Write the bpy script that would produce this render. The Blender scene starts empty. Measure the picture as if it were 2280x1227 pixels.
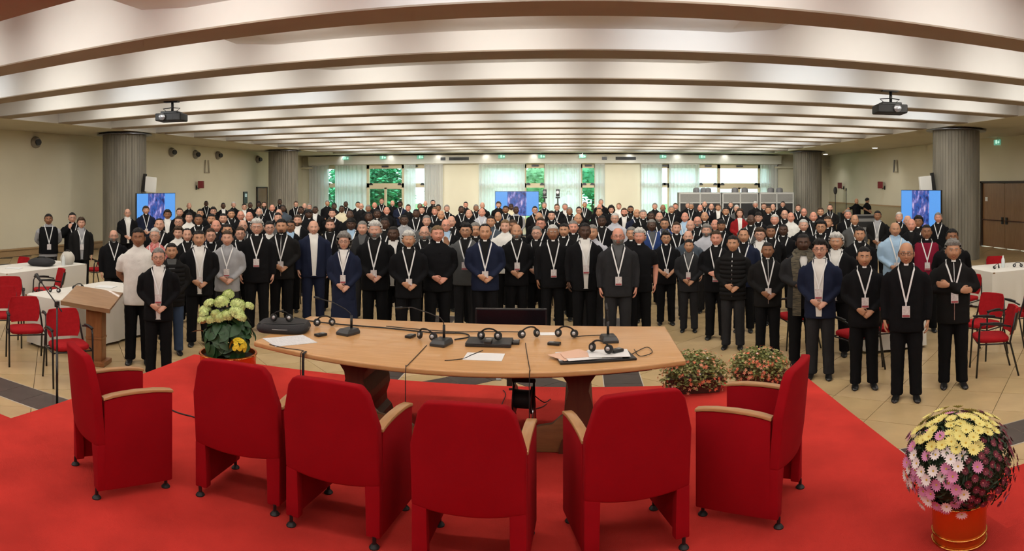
import bpy, bmesh, math, random
from mathutils import Vector, Matrix, noise
random.seed(7)
PI = math.pi
SC = bpy.context.scene
COL = SC.collection

# ------------------------------------------------------------------ camera
# the photograph is a cylindrical panorama: FPX pixels per radian, horizon at row YH,
# the hall's long axis (+Y) at column XC, camera eye height CH above the hall floor
FPX, YH, XC, CH = 1480.0, 414.0, 1290.0, 2.37
cam_d = bpy.data.cameras.new('camera')
cam = bpy.data.objects.new('camera', cam_d)
COL.objects.link(cam)
cam.location = (0, 0, CH)
cam.rotation_euler = (PI/2, 0, (XC-1140.0)/FPX)
cam_d.type = 'PANO'
cam_d.panorama_type = 'CENTRAL_CYLINDRICAL'
cam_d.central_cylindrical_radius = 1.0
cam_d.central_cylindrical_range_u_min = -1140.0/FPX
cam_d.central_cylindrical_range_u_max = 1140.0/FPX
cam_d.central_cylindrical_range_v_min = -(1227.0-YH)/FPX
cam_d.central_cylindrical_range_v_max = YH/FPX
cam_d.clip_start = 0.05
cam_d.clip_end = 400
SC.camera = cam

# ------------------------------------------------------------------ sky, exposure
world = bpy.data.worlds.new('overcast_sky')
SC.world = world
world.use_nodes = True
_bg = world.node_tree.nodes['Background']
_bg.inputs[0].default_value = (0.80, 0.93, 1.0, 1)
_bg.inputs[1].default_value = 4.6
SC.view_settings.view_transform = 'Standard'
SC.view_settings.look = 'None'
SC.view_settings.gamma = 1.0
SC.view_settings.use_curve_mapping = False
SC.view_settings.exposure = 0.0
SC.cycles.max_bounces = 5
SC.cycles.diffuse_bounces = 2
SC.cycles.glossy_bounces = 2
SC.cycles.transmission_bounces = 4
SC.cycles.transparent_max_bounces = 8
SC.cycles.sample_clamp_indirect = 6.0
SC.cycles.use_denoising = True
SC.cycles.use_adaptive_sampling = True
SC.cycles.adaptive_threshold = 0.08
SC.cycles.adaptive_min_samples = 12
SC.cycles.caustics_reflective = False
SC.cycles.caustics_refractive = False

# the hall's ceiling: beams run across, washers sit on the back of each beam
CEIL = CH + 1.87
BEAM_Y0, BEAM_S, BEAM_W = 6.72, 2.443, 0.58
BEAM_K = range(-5, 13)
LAMP_X = [-1.1 + 2.6*j for j in range(-4, 5)]
LAMP_W = 88.0
FILL_W = 220.0
def lamp(name, kind, loc, direction, energy, color, size=0.12, spot=None, blend=1.0):
    d = bpy.data.lights.new(name, kind)
    d.energy = energy
    d.color = color
    if kind == 'SPOT':
        d.spot_size = spot; d.spot_blend = blend; d.shadow_soft_size = size
    elif kind == 'AREA':
        d.shape = 'RECTANGLE'; d.size = size[0]; d.size_y = size[1]
    o = bpy.data.objects.new(name, d)
    COL.objects.link(o)
    o.location = loc
    o.rotation_euler = Vector(direction).to_track_quat('-Z', 'Y').to_euler()
    return o
for _k in BEAM_K:
    if _k > 11: continue
    _y = BEAM_Y0+_k*BEAM_S+BEAM_W
    # added fill light: unseen area strip behind each beam, brightens faces and floor
    if _k < 11: lamp('fill_strip', 'AREA', (-1.55, _y+0.16, CEIL+0.20), (0, 0.22, -1), FILL_W if _k > -2 else FILL_W*0.8, (1.0, 0.95, 0.87), (23.5, 0.16))
    if _k < -1: continue
    # small wall-washers that draw the scallops on the next beam
    for _i, _x in enumerate(LAMP_X):
        cool = ((_i*7+_k*3) % 5 == 0)
        lamp('beam_washer', 'SPOT', (_x, _y+0.08, CEIL+0.14), (0, 1, -0.02), LAMP_W, (0.90, 0.96, 1.0) if cool else (1.0, 0.96, 0.88), 0.06, math.radians(86), 1.0)

# ------------------------------------------------------------------ pixel -> place
def polar(px, r):
    t = (px-XC)/FPX
    return (r*math.sin(t), r*math.cos(t))
def ground(px, py, z=0.0):
    """where the ray through a pixel meets the horizontal plane at height z"""
    return polar(px, (CH-z)*FPX/(py-YH))
def zat(py, r):
    return CH-(py-YH)*r/FPX
# ------------------------------------------------------------------ materials
MATS = {}
def mat(name, col, rough=0.6, metal=0.0, var=0.0, vscale=8.0, bump=0.0, bscale=60.0, spec=0.5, sheen=0.0, emit=None, estr=0.0, col2=None, coat=0.0, stretch=(1, 1, 1), detail=3.0):
    if name in MATS: return MATS[name]
    m = bpy.data.materials.new(name)
    m.use_nodes = True
    nt = m.node_tree
    b = nt.nodes['Principled BSDF']
    b.inputs['Base Color'].default_value = (*col, 1)
    b.inputs['Roughness'].default_value = rough
    b.inputs['Metallic'].default_value = metal
    b.inputs['Specular IOR Level'].default_value = spec
    if sheen: b.inputs['Sheen Weight'].default_value = sheen
    if coat: b.inputs['Coat Weight'].default_value = coat
    if emit:
        b.inputs['Emission Color'].default_value = (*emit, 1)
        b.inputs['Emission Strength'].default_value = estr
    if var or bump or col2:
        tc = nt.nodes.new('ShaderNodeTexCoord')
        mp = nt.nodes.new('ShaderNodeMapping')
        mp.inputs['Scale'].default_value = stretch
        nt.links.new(tc.outputs['Object'], mp.inputs['Vector'])
    if var or col2:
        n = nt.nodes.new('ShaderNodeTexNoise')
        n.inputs['Scale'].default_value = vscale
        n.inputs['Detail'].default_value = detail
        nt.links.new(mp.outputs['Vector'], n.inputs['Vector'])
        r = nt.nodes.new('ShaderNodeValToRGB')
        c2 = col2 if col2 else tuple(min(1, c*(1+var)) for c in col)
        c1 = col if col2 else tuple(c*(1-var) for c in col)
        r.color_ramp.elements[0].color = (*c1, 1); r.color_ramp.elements[0].position = 0.3
        r.color_ramp.elements[1].color = (*c2, 1); r.color_ramp.elements[1].position = 0.7
        nt.links.new(n.outputs['Fac'], r.inputs['Fac'])
        nt.links.new(r.outputs['Color'], b.inputs['Base Color'])
    if bump:
        n2 = nt.nodes.new('ShaderNodeTexNoise')
        n2.inputs['Scale'].default_value = bscale
        n2.inputs['Detail'].default_value = 4
        nt.links.new(mp.outputs['Vector'], n2.inputs['Vector'])
        bp = nt.nodes.new('ShaderNodeBump')
        bp.inputs['Strength'].default_value = bump
        bp.inputs['Distance'].default_value = 0.02
        nt.links.new(n2.outputs['Fac'], bp.inputs['Height'])
        nt.links.new(bp.outputs['Normal'], b.inputs['Normal'])
    MATS[name] = m
    return m
M = mat
def glass_mat(name, tint):
    if name in MATS: return MATS[name]
    m = bpy.data.materials.new(name); m.use_nodes = True
    nt = m.node_tree; nt.nodes.clear()
    o = nt.nodes.new('ShaderNodeOutputMaterial'); mx = nt.nodes.new('ShaderNodeMixShader')
    t = nt.nodes.new('ShaderNodeBsdfTransparent'); g = nt.nodes.new('ShaderNodeBsdfGlossy')
    t.inputs[0].default_value = (*tint, 1); g.inputs['Roughness'].default_value = 0.03
    mx.inputs[0].default_value = 0.07
    nt.links.new(t.outputs[0], mx.inputs[1]); nt.links.new(g.outputs[0], mx.inputs[2]); nt.links.new(mx.outputs[0], o.inputs[0])
    MATS[name] = m; return m
def cloth_mat(name, col, trans):
    """thin sheer cloth: diffuse + translucent + a little see-through"""
    if name in MATS: return MATS[name]
    m = bpy.data.materials.new(name); m.use_nodes = True
    nt = m.node_tree; nt.nodes.clear()
    o = nt.nodes.new('ShaderNodeOutputMaterial'); mx = nt.nodes.new('ShaderNodeMixShader'); m2 = nt.nodes.new('ShaderNodeMixShader')
    d = nt.nodes.new('ShaderNodeBsdfDiffuse'); t = nt.nodes.new('ShaderNodeBsdfTranslucent'); tr = nt.nodes.new('ShaderNodeBsdfTransparent')
    d.inputs[0].default_value = (*col, 1); t.inputs[0].default_value = (*col, 1)
    mx.inputs[0].default_value = trans; m2.inputs[0].default_value = 0.07
    nt.links.new(d.outputs[0], mx.inputs[1]); nt.links.new(t.outputs[0], mx.inputs[2])
    nt.links.new(mx.outputs[0], m2.inputs[1]); nt.links.new(tr.outputs[0], m2.inputs[2]); nt.links.new(m2.outputs[0], o.inputs[0])
    MATS[name] = m; return m
def wood_mat(name, c1, c2, rough=0.35, stretch=(1, 12, 12), scale=3.0, coat=0.3):
    return mat(name, c1, rough, col2=c2, vscale=scale, stretch=stretch, coat=coat, bump=0.03, bscale=30, detail=6)

# ------------------------------------------------------------------ mesh building
class MB:
    def __init__(s): s.v = []; s.f = []; s.m = []
    def add(s, vs, fs, mi=0):
        o = len(s.v)
        s.v.extend([tuple(v) for v in vs])
        s.f.extend([tuple(i+o for i in f) for f in fs])
        s.m.extend([mi]*len(fs))
        return s
    def box(s, c, d, mi=0, rot=None, piv=None):
        x, y, z = d[0]/2, d[1]/2, d[2]/2
        vs = [Vector((a*x, b*y, e*z)) for a in (-1, 1) for b in (-1, 1) for e in (-1, 1)]
        if rot is not None: vs = [rot @ v for v in vs]
        vs = [v+Vector(c) for v in vs]
        return s.add(vs, [(0, 1, 3, 2), (4, 6, 7, 5), (0, 4, 5, 1), (2, 3, 7, 6), (0, 2, 6, 4), (1, 5, 7, 3)], mi)
    def span(s, a, b, mi=0):
        return s.box([(a[i]+b[i])/2 for i in range(3)], [abs(b[i]-a[i]) for i in range(3)], mi)
    def loft(s, rings, mi=0, cap=True, closed=True):
        n = len(rings[0]); vs = [p for r in rings for p in r]; fs = []
        for i in range(len(rings)-1):
            for j in range(n if closed else n-1):
                k = (j+1) % n
                fs.append((i*n+j, i*n+k, (i+1)*n+k, (i+1)*n+j))
        if cap and closed:
            fs.append(tuple(range(n-1, -1, -1))); fs.append(tuple(range((len(rings)-1)*n, len(rings)*n)))
        return s.add(vs, fs, mi)
    def tube(s, path, rad, n=8, mi=0, cap=True, flat=1.0):
        P = [Vector(p) for p in path]
        if not isinstance(rad, (list, tuple)): rad = [rad]*len(P)
        rings = []; up = None
        for i, p in enumerate(P):
            t = (P[min(i+1, len(P)-1)]-P[max(i-1, 0)])
            if t.length < 1e-9: t = Vector((0, 0, 1))
            t.normalize()
            if up is None: up = Vector((0, 0, 1)) if abs(t.z) < 0.9 else Vector((0, 1, 0))
            a = t.cross(up)
            if a.length < 1e-6: a = t.orthogonal()
            a.normalize(); b = a.cross(t).normalized(); up = b
            rings.append([p+(a*math.cos(2*PI*j/n)+b*math.sin(2*PI*j/n)*flat)*rad[i] for j in range(n)])
        return s.loft(rings, mi, cap)
    def lathe(s, prof, n=24, c=(0, 0, 0), mi=0, cap=True):
        return s.loft([[(c[0]+r*math.cos(2*PI*j/n), c[1]+r*math.sin(2*PI*j/n), c[2]+z) for j in range(n)] for r, z in prof], mi, cap)
    def ell(s, c, d, n=12, m=8, mi=0, rot=None):
        rings = []
        for i in range(1, m):
            a = PI*i/m
            rg = [Vector((d[0]*math.sin(a)*math.cos(2*PI*j/n), d[1]*math.sin(a)*math.sin(2*PI*j/n), -d[2]*math.cos(a))) for j in range(n)]
            if rot is not None: rg = [rot @ v for v in rg]
            rings.append([v+Vector(c) for v in rg])
        return s.loft(rings, mi)
    def prism(s, outline, a, b, axis='y', mi=0):
        """outline of 2D points extruded along an axis from a to b"""
        n = len(outline)
        def P(u, v, w): return {'y': (u, w, v), 'x': (w, u, v), 'z': (u, v, w)}[axis]
        vs = [P(u, v, a) for u, v in outline]+[P(u, v, b) for u, v in outline]
        fs = [tuple(range(n)), tuple(range(2*n-1, n-1, -1))]+[(j, n+j, n+(j+1) % n, (j+1) % n) for j in range(n)]
        return s.add(vs, fs, mi)
    def xf(s, mtx):
        s.v = [tuple(mtx @ Vector(v)) for v in s.v]; return s
    def join(s, o, mtx=None, mi=None):
        vs = o.v if mtx is None else [tuple(mtx @ Vector(v)) for v in o.v]
        k = len(s.v); s.v.extend(vs); s.f.extend([tuple(i+k for i in f) for f in o.f]); s.m.extend(o.m if mi is None else [mi]*len(o.f)); return s
    def mesh(s, name, mats, smooth=None, bevel=0.0, segs=2, fix=True):
        me = bpy.data.meshes.new(name)
        me.from_pydata(s.v, [], s.f)
        for m in (mats if isinstance(mats, (list, tuple)) else [mats]): me.materials.append(m)
        me.polygons.foreach_set('material_index', s.m)
        if fix or bevel:
            bm = bmesh.new(); bm.from_mesh(me)
            bmesh.ops.recalc_face_normals(bm, faces=bm.faces)
            if bevel:
                es = [e for e in bm.edges if e.is_manifold and e.calc_face_angle(0) > 0.6]
                bmesh.ops.bevel(bm, geom=es, offset=bevel, segments=segs, profile=0.6, affect='EDGES', clamp_overlap=True)
            bm.to_mesh(me); bm.free()
        if smooth:
            me.polygons.foreach_set('use_smooth', [True]*len(me.polygons))
            if smooth is not True: me.set_sharp_from_angle(angle=math.radians(smooth))
        me.update()
        return me
    def build(s, name, mats, parent=None, smooth=None, bevel=0.0, segs=2, loc=None, fix=True):
        return obj(name, s.mesh(name, mats, smooth, bevel, segs, fix), parent, loc)
def obj(name, me, parent=None, loc=None, rz=0.0):
    o = bpy.data.objects.new(name, me)
    COL.objects.link(o)
    if parent is not None: o.parent = parent
    if loc is not None: o.location = loc
    if rz: o.rotation_euler[2] = rz
    return o
def tag(o, label=None, cat=None, group=None, kind=None):
    if label: o['label'] = label
    if cat: o['category'] = cat
    if group: o['group'] = group
    if kind: o['kind'] = kind
    return o
def thing(name, label, cat, loc=(0, 0, 0), rz=0.0, group=None, scale=None):
    o = bpy.data.objects.new(name, None)
    COL.objects.link(o)
    o.empty_display_size = 0.1
    o.location = loc; o.rotation_euler[2] = rz
    if scale: o.scale = scale
    return tag(o, label, cat, group)
KIDS = {}
def clone(root, loc=None, rz=None, label=None, group=None):
    """a copy of a thing with copies of its parts and sub-parts (mesh data shared)"""
    if not KIDS or root.name not in KIDS:
        KIDS[root.name] = [(c, list(c.children)) for c in root.children]
    r = root.copy(); COL.objects.link(r)
    if loc is not None: r.location = loc
    if rz is not None: r.rotation_euler[2] = rz
    if label: r['label'] = label
    if group: r['group'] = group
    for ch, sub in KIDS[root.name]:
        c = ch.copy(); COL.objects.link(c); c.parent = r
        for g in sub:
            d = g.copy(); COL.objects.link(d); d.parent = c
    return r
def struct(name, mb, m, **k):
    o = mb.build(name, m, **k)
    o['kind'] = 'structure'
    return o
# ================================================================== SETTING
XL, XR, YF, YB = -16.8, 15.0, -6.0, 38.0
BX0, BX1 = -14.0, 10.9            # beams run between these two edges
RECESS = 5.2
ST = 0.36                         # height of the carpeted stage
m_wall = M('cream_wall_paint', (0.80, 0.75, 0.58), 0.8, var=0.03, vscale=0.6, bump=0.04, bscale=25)
m_white = M('white_ceiling_paint', (0.78, 0.77, 0.74), 0.75, var=0.02, vscale=1.5)
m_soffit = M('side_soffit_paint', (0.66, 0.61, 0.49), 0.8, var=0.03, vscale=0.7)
m_fascia = M('fascia_paint', (0.82, 0.81, 0.74), 0.7)
m_tile = M('beige_floor_tile', (0.52, 0.375, 0.19), 0.28, var=0.10, vscale=3.0, bump=0.01, spec=0.45)
m_tile_b = M('beige_floor_tile_light', (0.55, 0.40, 0.215), 0.26, var=0.10, vscale=2.2, bump=0.01, spec=0.45)
m_dark = M('dark_floor_tile', (0.085, 0.070, 0.062), 0.35, var=0.15, vscale=6, spec=0.4)
m_grout = M('floor_grout', (0.22, 0.17, 0.11), 0.9)
m_grout2 = M('pale_grout', (0.45, 0.40, 0.33), 0.9)
m_carpet = M('red_carpet', (0.55, 0.040, 0.030), 0.95, var=0.16, vscale=2.2, bump=0.35, bscale=220, spec=0.1, detail=5)
m_conc = M('board_marked_concrete', (0.235, 0.215, 0.175), 0.85, var=0.22, vscale=5, stretch=(1, 1, 0.12), bump=0.25, bscale=40, detail=6)
m_frame = M('beige_window_frame', (0.62, 0.52, 0.34), 0.5)
m_glass = glass_mat('window_glass', (0.86, 0.98, 0.95))
m_black = M('black_plastic', (0.012, 0.012, 0.013), 0.35)
m_blackm = M('black_metal', (0.015, 0.015, 0.016), 0.4, metal=0.3)
m_door = wood_mat('brown_door_wood', (0.22, 0.105, 0.036), (0.29, 0.145, 0.055), 0.4, (8, 8, 0.8), 3.0)
m_steel = M('steel', (0.55, 0.55, 0.54), 0.3, metal=0.9)
m_chrome = M('chrome', (0.75, 0.75, 0.75), 0.12, metal=1.0)
m_grey = M('grey_plastic', (0.25, 0.25, 0.25), 0.5)
m_whiteplastic = M('white_plastic', (0.78, 0.77, 0.73), 0.4)

# ---- floor with its tiles
floor = struct('floor', MB().span((XL, YF, -0.30), (XR, YB, -0.02)), m_grout)
def under_stage(x, y, mrg=0.45):
    return (-4.35+mrg < x < 2.35-mrg and y < 6.65-mrg) or (y < 4.12-mrg)
C45 = math.cos(PI/4); TS = 0.60
me_t = [MB().box((0, 0, -0.011), (TS-0.007, TS-0.007, 0.022)).mesh('tile', m) for m in (m_tile, m_tile_b)]
cells = []
for i in range(-75, 76):
    for j in range(-75, 76):
        u, v = (i+0.5)*TS, (j+0.5)*TS
        x, y = u*C45-v*C45-1.0, u*C45+v*C45+4.0
        if XL+0.3 < x < XR-0.3 and 2.5 < y < YB-0.3 and not under_stage(x, y):
            cells.append((math.hypot(x, y), x, y))
cells.sort()
inview = [c for c in cells if abs(math.atan2(c[1], c[2])+(XC-1140)/FPX) < 0.80]
near = set(inview[:285])
for n, (r, x, y) in enumerate(inview[:285]):
    obj('tile', me_t[(n*7) % 3 == 0], floor, (x, y, 0), PI/4)
mb = MB(); R45 = Matrix.Rotation(PI/4, 3, 'Z')
h = (TS-0.008)/2
q = [R45 @ Vector((a*h, b*h, 0)) for a, b in ((-1, -1), (1, -1), (1, 1), (-1, 1))]
for c in cells:
    if c in near: continue
    vs = [(p.x+c[1], p.y+c[2], 0) for p in q]+[(p.x+c[1], p.y+c[2], -0.02) for p in q]
    mb.add(vs, [(0, 1, 2, 3), (0, 4, 5, 1), (1, 5, 6, 2), (2, 6, 7, 3), (3, 7, 4, 0)])
o = mb.build('tile_field', m_tile, floor, fix=False); o['kind'] = 'stuff'
# dark bands let into the floor
me_d = MB().box((0, 0, 0.0), (0.385, 0.455, 0.006)).mesh('dark_tile', m_dark)
me_g = None
bandx = [(-0.95+0.392*i) for i in range(-40, 41)]
for x in bandx:
    if (x < -4.55 or x > 2.6) and -12.5 < x < 11: obj('dark_tile', me_d, floor, (x, 5.06, 0.001))
for bx in (-2.42, 0.525):
    for i in range(13):
        obj('dark_tile', me_d, floor, (bx, 6.95+0.392*i, 0.001), PI/2)
for s in (-1, 1):
    for i in range(6):
        d = 0.2+0.392*i
        obj('dark_tile', me_d, floor, (-0.93+s*d*C45, 8.45-d*C45, 0.0012+0.0006*s), s*-PI/4)
g = MB()
g.span((XL, 4.815, -0.012), (-4.4, 5.305, 0.0012)); g.span((2.4, 4.815, -0.012), (XR, 5.305, 0.0012))
for bx in (-2.42, 0.525): g.span((bx-0.24, 6.66, -0.012), (bx+0.24, 11.9, 0.0012))
g.build('grout_bed', m_grout2, floor)

# ---- walls
wl = struct('wall_left', MB().span((XL-0.3, YF-0.3, -0.3), (XL, YB+0.3, 5.3)), m_wall)
wr = struct('wall_right', MB().span((XR, YF-0.3, -0.3), (XR+0.3, 18.62, 5.3)).span((XR, 21.72, -0.3), (XR+0.3, YB+0.3, 5.3)).span((XR, 18.62, 2.56), (XR+0.3, 21.72, 5.3)).span((XR+0.25, 18.62, -0.3), (XR+0.3, 21.72, 2.56)), m_wall)
wf = struct('wall_front', MB().span((XL, YF-0.3, -0.3), (XR, YF, 5.3)), m_wall)
def bx(px): return YB*math.tan((px-XC)/FPX)
def bz(py, px=XC): return CH+(YH-py)*YB/math.cos((px-XC)/FPX)/FPX
OPEN = [(bx(722), bx(948)), (bx(1068), bx(1345)), (bx(1426), bx(1712))]
WTOP = 3.62
mb = MB(); xs = [XL]+[v for o_ in OPEN for v in o_]+[XR]
for i in range(0, len(xs), 2): mb.span((xs[i], YB, -0.3), (xs[i+1], YB+0.3, 5.3))
for a, b in OPEN: mb.span((a, YB, WTOP), (b, YB+0.3, 5.3)); mb.span((a, YB, -0.3), (b, YB+0.3, 0.0))
wb = struct('wall_back', mb, m_wall)
struct('baseboard_left', MB().span((XL, 8, 0), (XL+0.06, YB, 0.22)).span((XL, 8, 0.22), (XL+0.12, YB, 0.27)), wood_mat('pale_wood_ledge', (0.42, 0.27, 0.13), (0.50, 0.33, 0.17), 0.5))
struct('baseboard_right', MB().span((XR-0.05, 21.8, 0), (XR, YB, 0.16)).span((XR-0.05, 8, 0), (XR, 18.5, 0.16)), MATS['pale_wood_ledge'])
struct('trim_1', MB().span((XR-0.02, 21.9, 0.16), (XR, YB, 1.34)), M('dado_paint', (0.47, 0.40, 0.25), 0.8))
struct('trim_2', MB().span((XR-0.04, 21.9, 1.34), (XR, YB, 1.40)), MATS['pale_wood_ledge'])
# pelmet over the windows
pel = struct('trim_3', MB().span((bx(693), YB-0.45, 3.66), (bx(1735), YB, 4.16)), m_fascia)
struct('trim_4', MB().span((bx(1722), YB-0.3, 3.42), (XR, YB, 3.52)).span((XL, YB-0.3, 3.42), (bx(700), YB, 3.52)), m_wall)

# ---- ceiling, beams and bay panels
ceil = struct('ceiling', MB().span((XL, YF, RECESS), (XR, YB, RECESS+0.1)).span((XL, YF, CEIL), (BX0, YB, RECESS)).span((BX1, YF, CEIL), (XR, YB, RECESS)).span((BX0, BEAM_Y0+12*BEAM_S, CEIL), (BX1, YB, RECESS)), [m_white])
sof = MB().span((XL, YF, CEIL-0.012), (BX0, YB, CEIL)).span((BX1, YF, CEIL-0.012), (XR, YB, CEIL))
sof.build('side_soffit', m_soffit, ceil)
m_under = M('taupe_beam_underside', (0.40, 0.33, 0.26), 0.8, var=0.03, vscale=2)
me_b = MB().span((BX0, 0, CEIL+0.02), (BX1, BEAM_W, RECESS)).mesh('beam', m_white)
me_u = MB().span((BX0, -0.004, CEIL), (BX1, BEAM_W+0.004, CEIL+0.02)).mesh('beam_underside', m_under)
PAN = [(-6.3, 5.17), (-5.2, 4.62), (-4.5, 4.54), (2.1, 4.54), (2.8, 4.62), (3.9, 5.17)]
me_p = MB().prism(PAN, 0, BEAM_S-BEAM_W, 'y').mesh('bay_panel', m_white)
for k in BEAM_K:
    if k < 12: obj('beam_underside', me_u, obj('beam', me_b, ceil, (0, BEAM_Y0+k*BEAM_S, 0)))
    if k < 11: obj('bay_panel', me_p, ceil, (0, BEAM_Y0+k*BEAM_S+BEAM_W, 0))
g = MB()
for i in range(34):
    if i % 5 != 4: g.box((-5.0+i*0.235, BEAM_Y0+BEAM_W+0.42, 4.537), (0.16, 0.12, 0.012))
g.build('air_grille', M('grille_grey', (0.45, 0.40, 0.36), 0.7), ceil)
for px in (990, 1025, 1345, 1392):
    w = 0.28 if px in (990, 1345) else 1.15
    g = MB().box((bx(px), YB-0.46, 3.93), (w, 0.04, 0.17)).build('air_vent', m_black, pel)

# ---- columns of board-marked concrete with a metal collar
def column(x, y, label):
    t = thing('column', label, 'column', (x, y, 0), group=None)
    rng = random.Random(int(x*10)); n = 46; prof = []
    for i in range(n):
        a0, a1 = 2*PI*i/n, 2*PI*(i+1)/n; r = 0.765+rng.uniform(-0.009, 0.009)
        for a in (a0+0.012, a1-0.012): prof.append((r*math.cos(a), r*math.sin(a)))
        prof.append((0.748*math.cos(a1), 0.748*math.sin(a1)))
    MB().prism(prof, 0, CEIL-0.012, 'z').build('shaft', m_conc, t)
    MB().lathe([(0.78, 0), (0.98, 0.0), (0.98, 0.02), (0.78, 0.045)], 48, (0, 0, CEIL-0.09)).build('collar', M('collar_metal', (0.20, 0.21, 0.24), 0.3, metal=0.7), t, smooth=40)
    return t
column(-14.85, 18.2, 'round grey concrete column behind the left blue screen')
column(11.65, 18.3, 'round grey concrete column beside the brown double door')
column(-14.9, 31.2, 'far round concrete column left of the left window')
column(12.0, 33.6, 'far round concrete column at the right end of the booths')

# ---- stage
stage = struct('stage_platform', MB().prism([(-4.35, 6.65), (-4.35, 3.13), (-9.5, 3.13), (-9.5, YF+0.02), (7.5, YF+0.02), (7.5, 3.13), (2.35, 3.13), (2.35, 6.65)], 0.002, ST, 'z'), m_carpet, bevel=0.012)
struct('stage_step_1', MB().span((-9.5, 3.13, 0.002), (-4.352, 4.12, ST/2)), m_carpet, bevel=0.012)
struct('stage_step_2', MB().span((2.352, 3.13, 0.002), (7.5, 4.12, ST/2)), m_carpet, bevel=0.012)

# ---- doors
d = thing('door_1', None, None, (XR, 20.17, 0)); d['kind'] = 'structure'
MB().span((-0.05, -1.56, 0), (0.12, -1.46, 2.56)).span((-0.05, 1.46, 0), (0.12, 1.56, 2.56)).span((-0.05, -1.56, 2.48), (0.12, 1.56, 2.56)).build('door_frame', M('dark_door_frame', (0.03, 0.016, 0.008), 0.5), d)
for s in (-1, 1):
    l = MB().span((0.02, s*0.006, 0.01), (0.08, s*1.455, 2.475)).build('door_leaf', m_door, d, bevel=0.004)
    MB().tube([(-0.07, s*0.10, 1.05), (-0.07, s*1.38, 1.05)], 0.018, 8).tube([(-0.07, s*0.12, 1.05), (0.03, s*0.12, 1.05)], 0.02, 8).tube([(-0.07, s*1.36, 1.05), (0.03, s*1.36, 1.05)], 0.02, 8).build('push_bar', M('dark_bar', (0.06, 0.015, 0.01), 0.4), l, smooth=50)
    MB().box((0.0, s*0.13, 1.05), (0.06, 0.10, 0.26)).build('lock_case', m_black, l, bevel=0.008)
MB().box((0.012, 1.2, 1.85), (0.012, 0.16, 0.16)).build('notice', m_whiteplastic, d)
d = thing('door_2', None, None, (XL, 32.4, 0)); d['kind'] = 'structure'
MB().span((0, -0.55, 0), (0.06, 0.55, 2.25)).build('door_leaf', m_door, d)
MB().span((0, -0.62, 0), (0.08, -0.55, 2.3)).span((0, 0.55, 0), (0.08, 0.62, 2.3)).span((0, -0.62, 2.25), (0.08, 0.62, 2.32)).build('door_frame', MATS['dark_door_frame'], d)

# ---- windows: posts, transom, panes, closers, curtains
def window(name, a, b, posts, doors):
    w = thing(name, None, None, (0, YB+0.15, 0)); w['kind'] = 'structure'
    tz = 2.40; P = [a]+[bx(p) for p in posts]+[b]
    f = MB()
    for x in P: f.span((x-0.09, -0.07, 0), (x+0.09, 0.07, WTOP))
    f.span((a, -0.07, tz-0.13), (b, 0.07, tz+0.13)); f.span((a, -0.07, WTOP-0.22), (b, 0.07, WTOP)); f.span((a, -0.07, 0), (b, 0.07, 0.12))
    f.build('window_frame', m_frame, w)
    for i in range(len(P)-1):
        x0, x1 = P[i]+0.09, P[i+1]-0.09
        if x1-x0 < 0.15: continue
        MB().span((x0, -0.006, tz+0.13), (x1, 0.006, WTOP-0.22)).build('pane', m_glass, w)
        if i in doors:
            xm = (x0+x1)/2
            l = MB().span((xm-0.07, -0.05, 0.12), (xm+0.07, 0.05, tz-0.13)).span((x0, -0.05, tz-0.21), (x1, 0.05, tz-0.13)).build('door_stile', m_frame, w)
            MB().span((x0, -0.006, 0.12), (xm-0.07, 0.006, tz-0.21)).build('pane', m_glass, w)
            MB().span((xm+0.07, -0.006, 0.12), (x1, 0.006, tz-0.21)).build('pane', m_glass, w)
        else:
            MB().span((x0, -0.006, 0.12), (x1, 0.006, tz-0.13)).build('pane', m_glass, w)
        for cx in (x0+0.12, x1-0.12):
            MB().prism([(cx-0.13, 0), (cx+0.13, 0), (cx+0.06, 0.14), (cx-0.06, 0.14)], -0.13, -0.08, 'y').build('door_closer', m_black, w, loc=(0, 0, tz+0.02))
        MB().box(((x0+x1)/2, -0.12, WTOP-0.09), (0.4, 0.1, 0.09)).build('window_opener', m_black, w)
    return w
window('window_1', *OPEN[0], (818, 897), (1,))
window('window_2', *OPEN[1], (1168, 1215, 1293, 1327), ())
window('window_3', *OPEN[2], (1470, 1490, 1553, 1601, 1692), (4,))
m_curt = cloth_mat('sheer_white_curtain', (0.86, 0.87, 0.86), 0.5)
def curtain(p0, p1, label):
    x0, x1 = bx(p0), bx(p1); w = x1-x0; n = max(10, int(w/0.035)); rng = random.Random(p0)
    t = thing('curtain', label, 'curtain', ((x0+x1)/2, YB-0.22, 0), group='sheer window curtains')
    ph = rng.uniform(0, 6); rows = []
    for zi in range(9):
        z = 0.05+(3.60-0.05)*zi/8; fl = 1.0+0.25*(1-zi/8)
        rows.append([(-w/2+w*i/n+0.02*math.sin(i*0.9+ph), 0.055*fl*math.sin(i*0.035*w/n/0.035*2*PI/0.19*(1+0.12*math.sin(i*0.07+ph))+ph)+0.02*math.sin(i*0.31+zi*0.4), z) for i in range(n+1)])
    MB().loft(rows, closed=False).build('curtain_cloth', m_curt, t, smooth=True)
    MB().box((0, 0, 3.63), (w, 0.05, 0.05)).build('curtain_rail', m_whiteplastic, t)
CN = [(690, 736, 'white sheer curtain left of the left window'), (748, 818, 'white sheer curtain beside the green upper pane, left window'),
      (902, 928, 'narrow white curtain right of the glass garden door'), (946, 988, 'white curtain at the right end of the left window'),
      (1067, 1170, 'wide white curtain behind the centre screen'), (1213, 1294, 'white curtain behind the two tripod cameras'),
      (1324, 1347, 'narrow white curtain at the right end of the centre window'), (1426, 1474, 'white curtain at the left end of the right window'),
      (1488, 1556, 'white curtain just left of the booth roofs'), (1690, 1730, 'grey-white bunched curtain above the right end of the booths')]
for a, b, l in CN: curtain(a, b, l)

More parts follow.
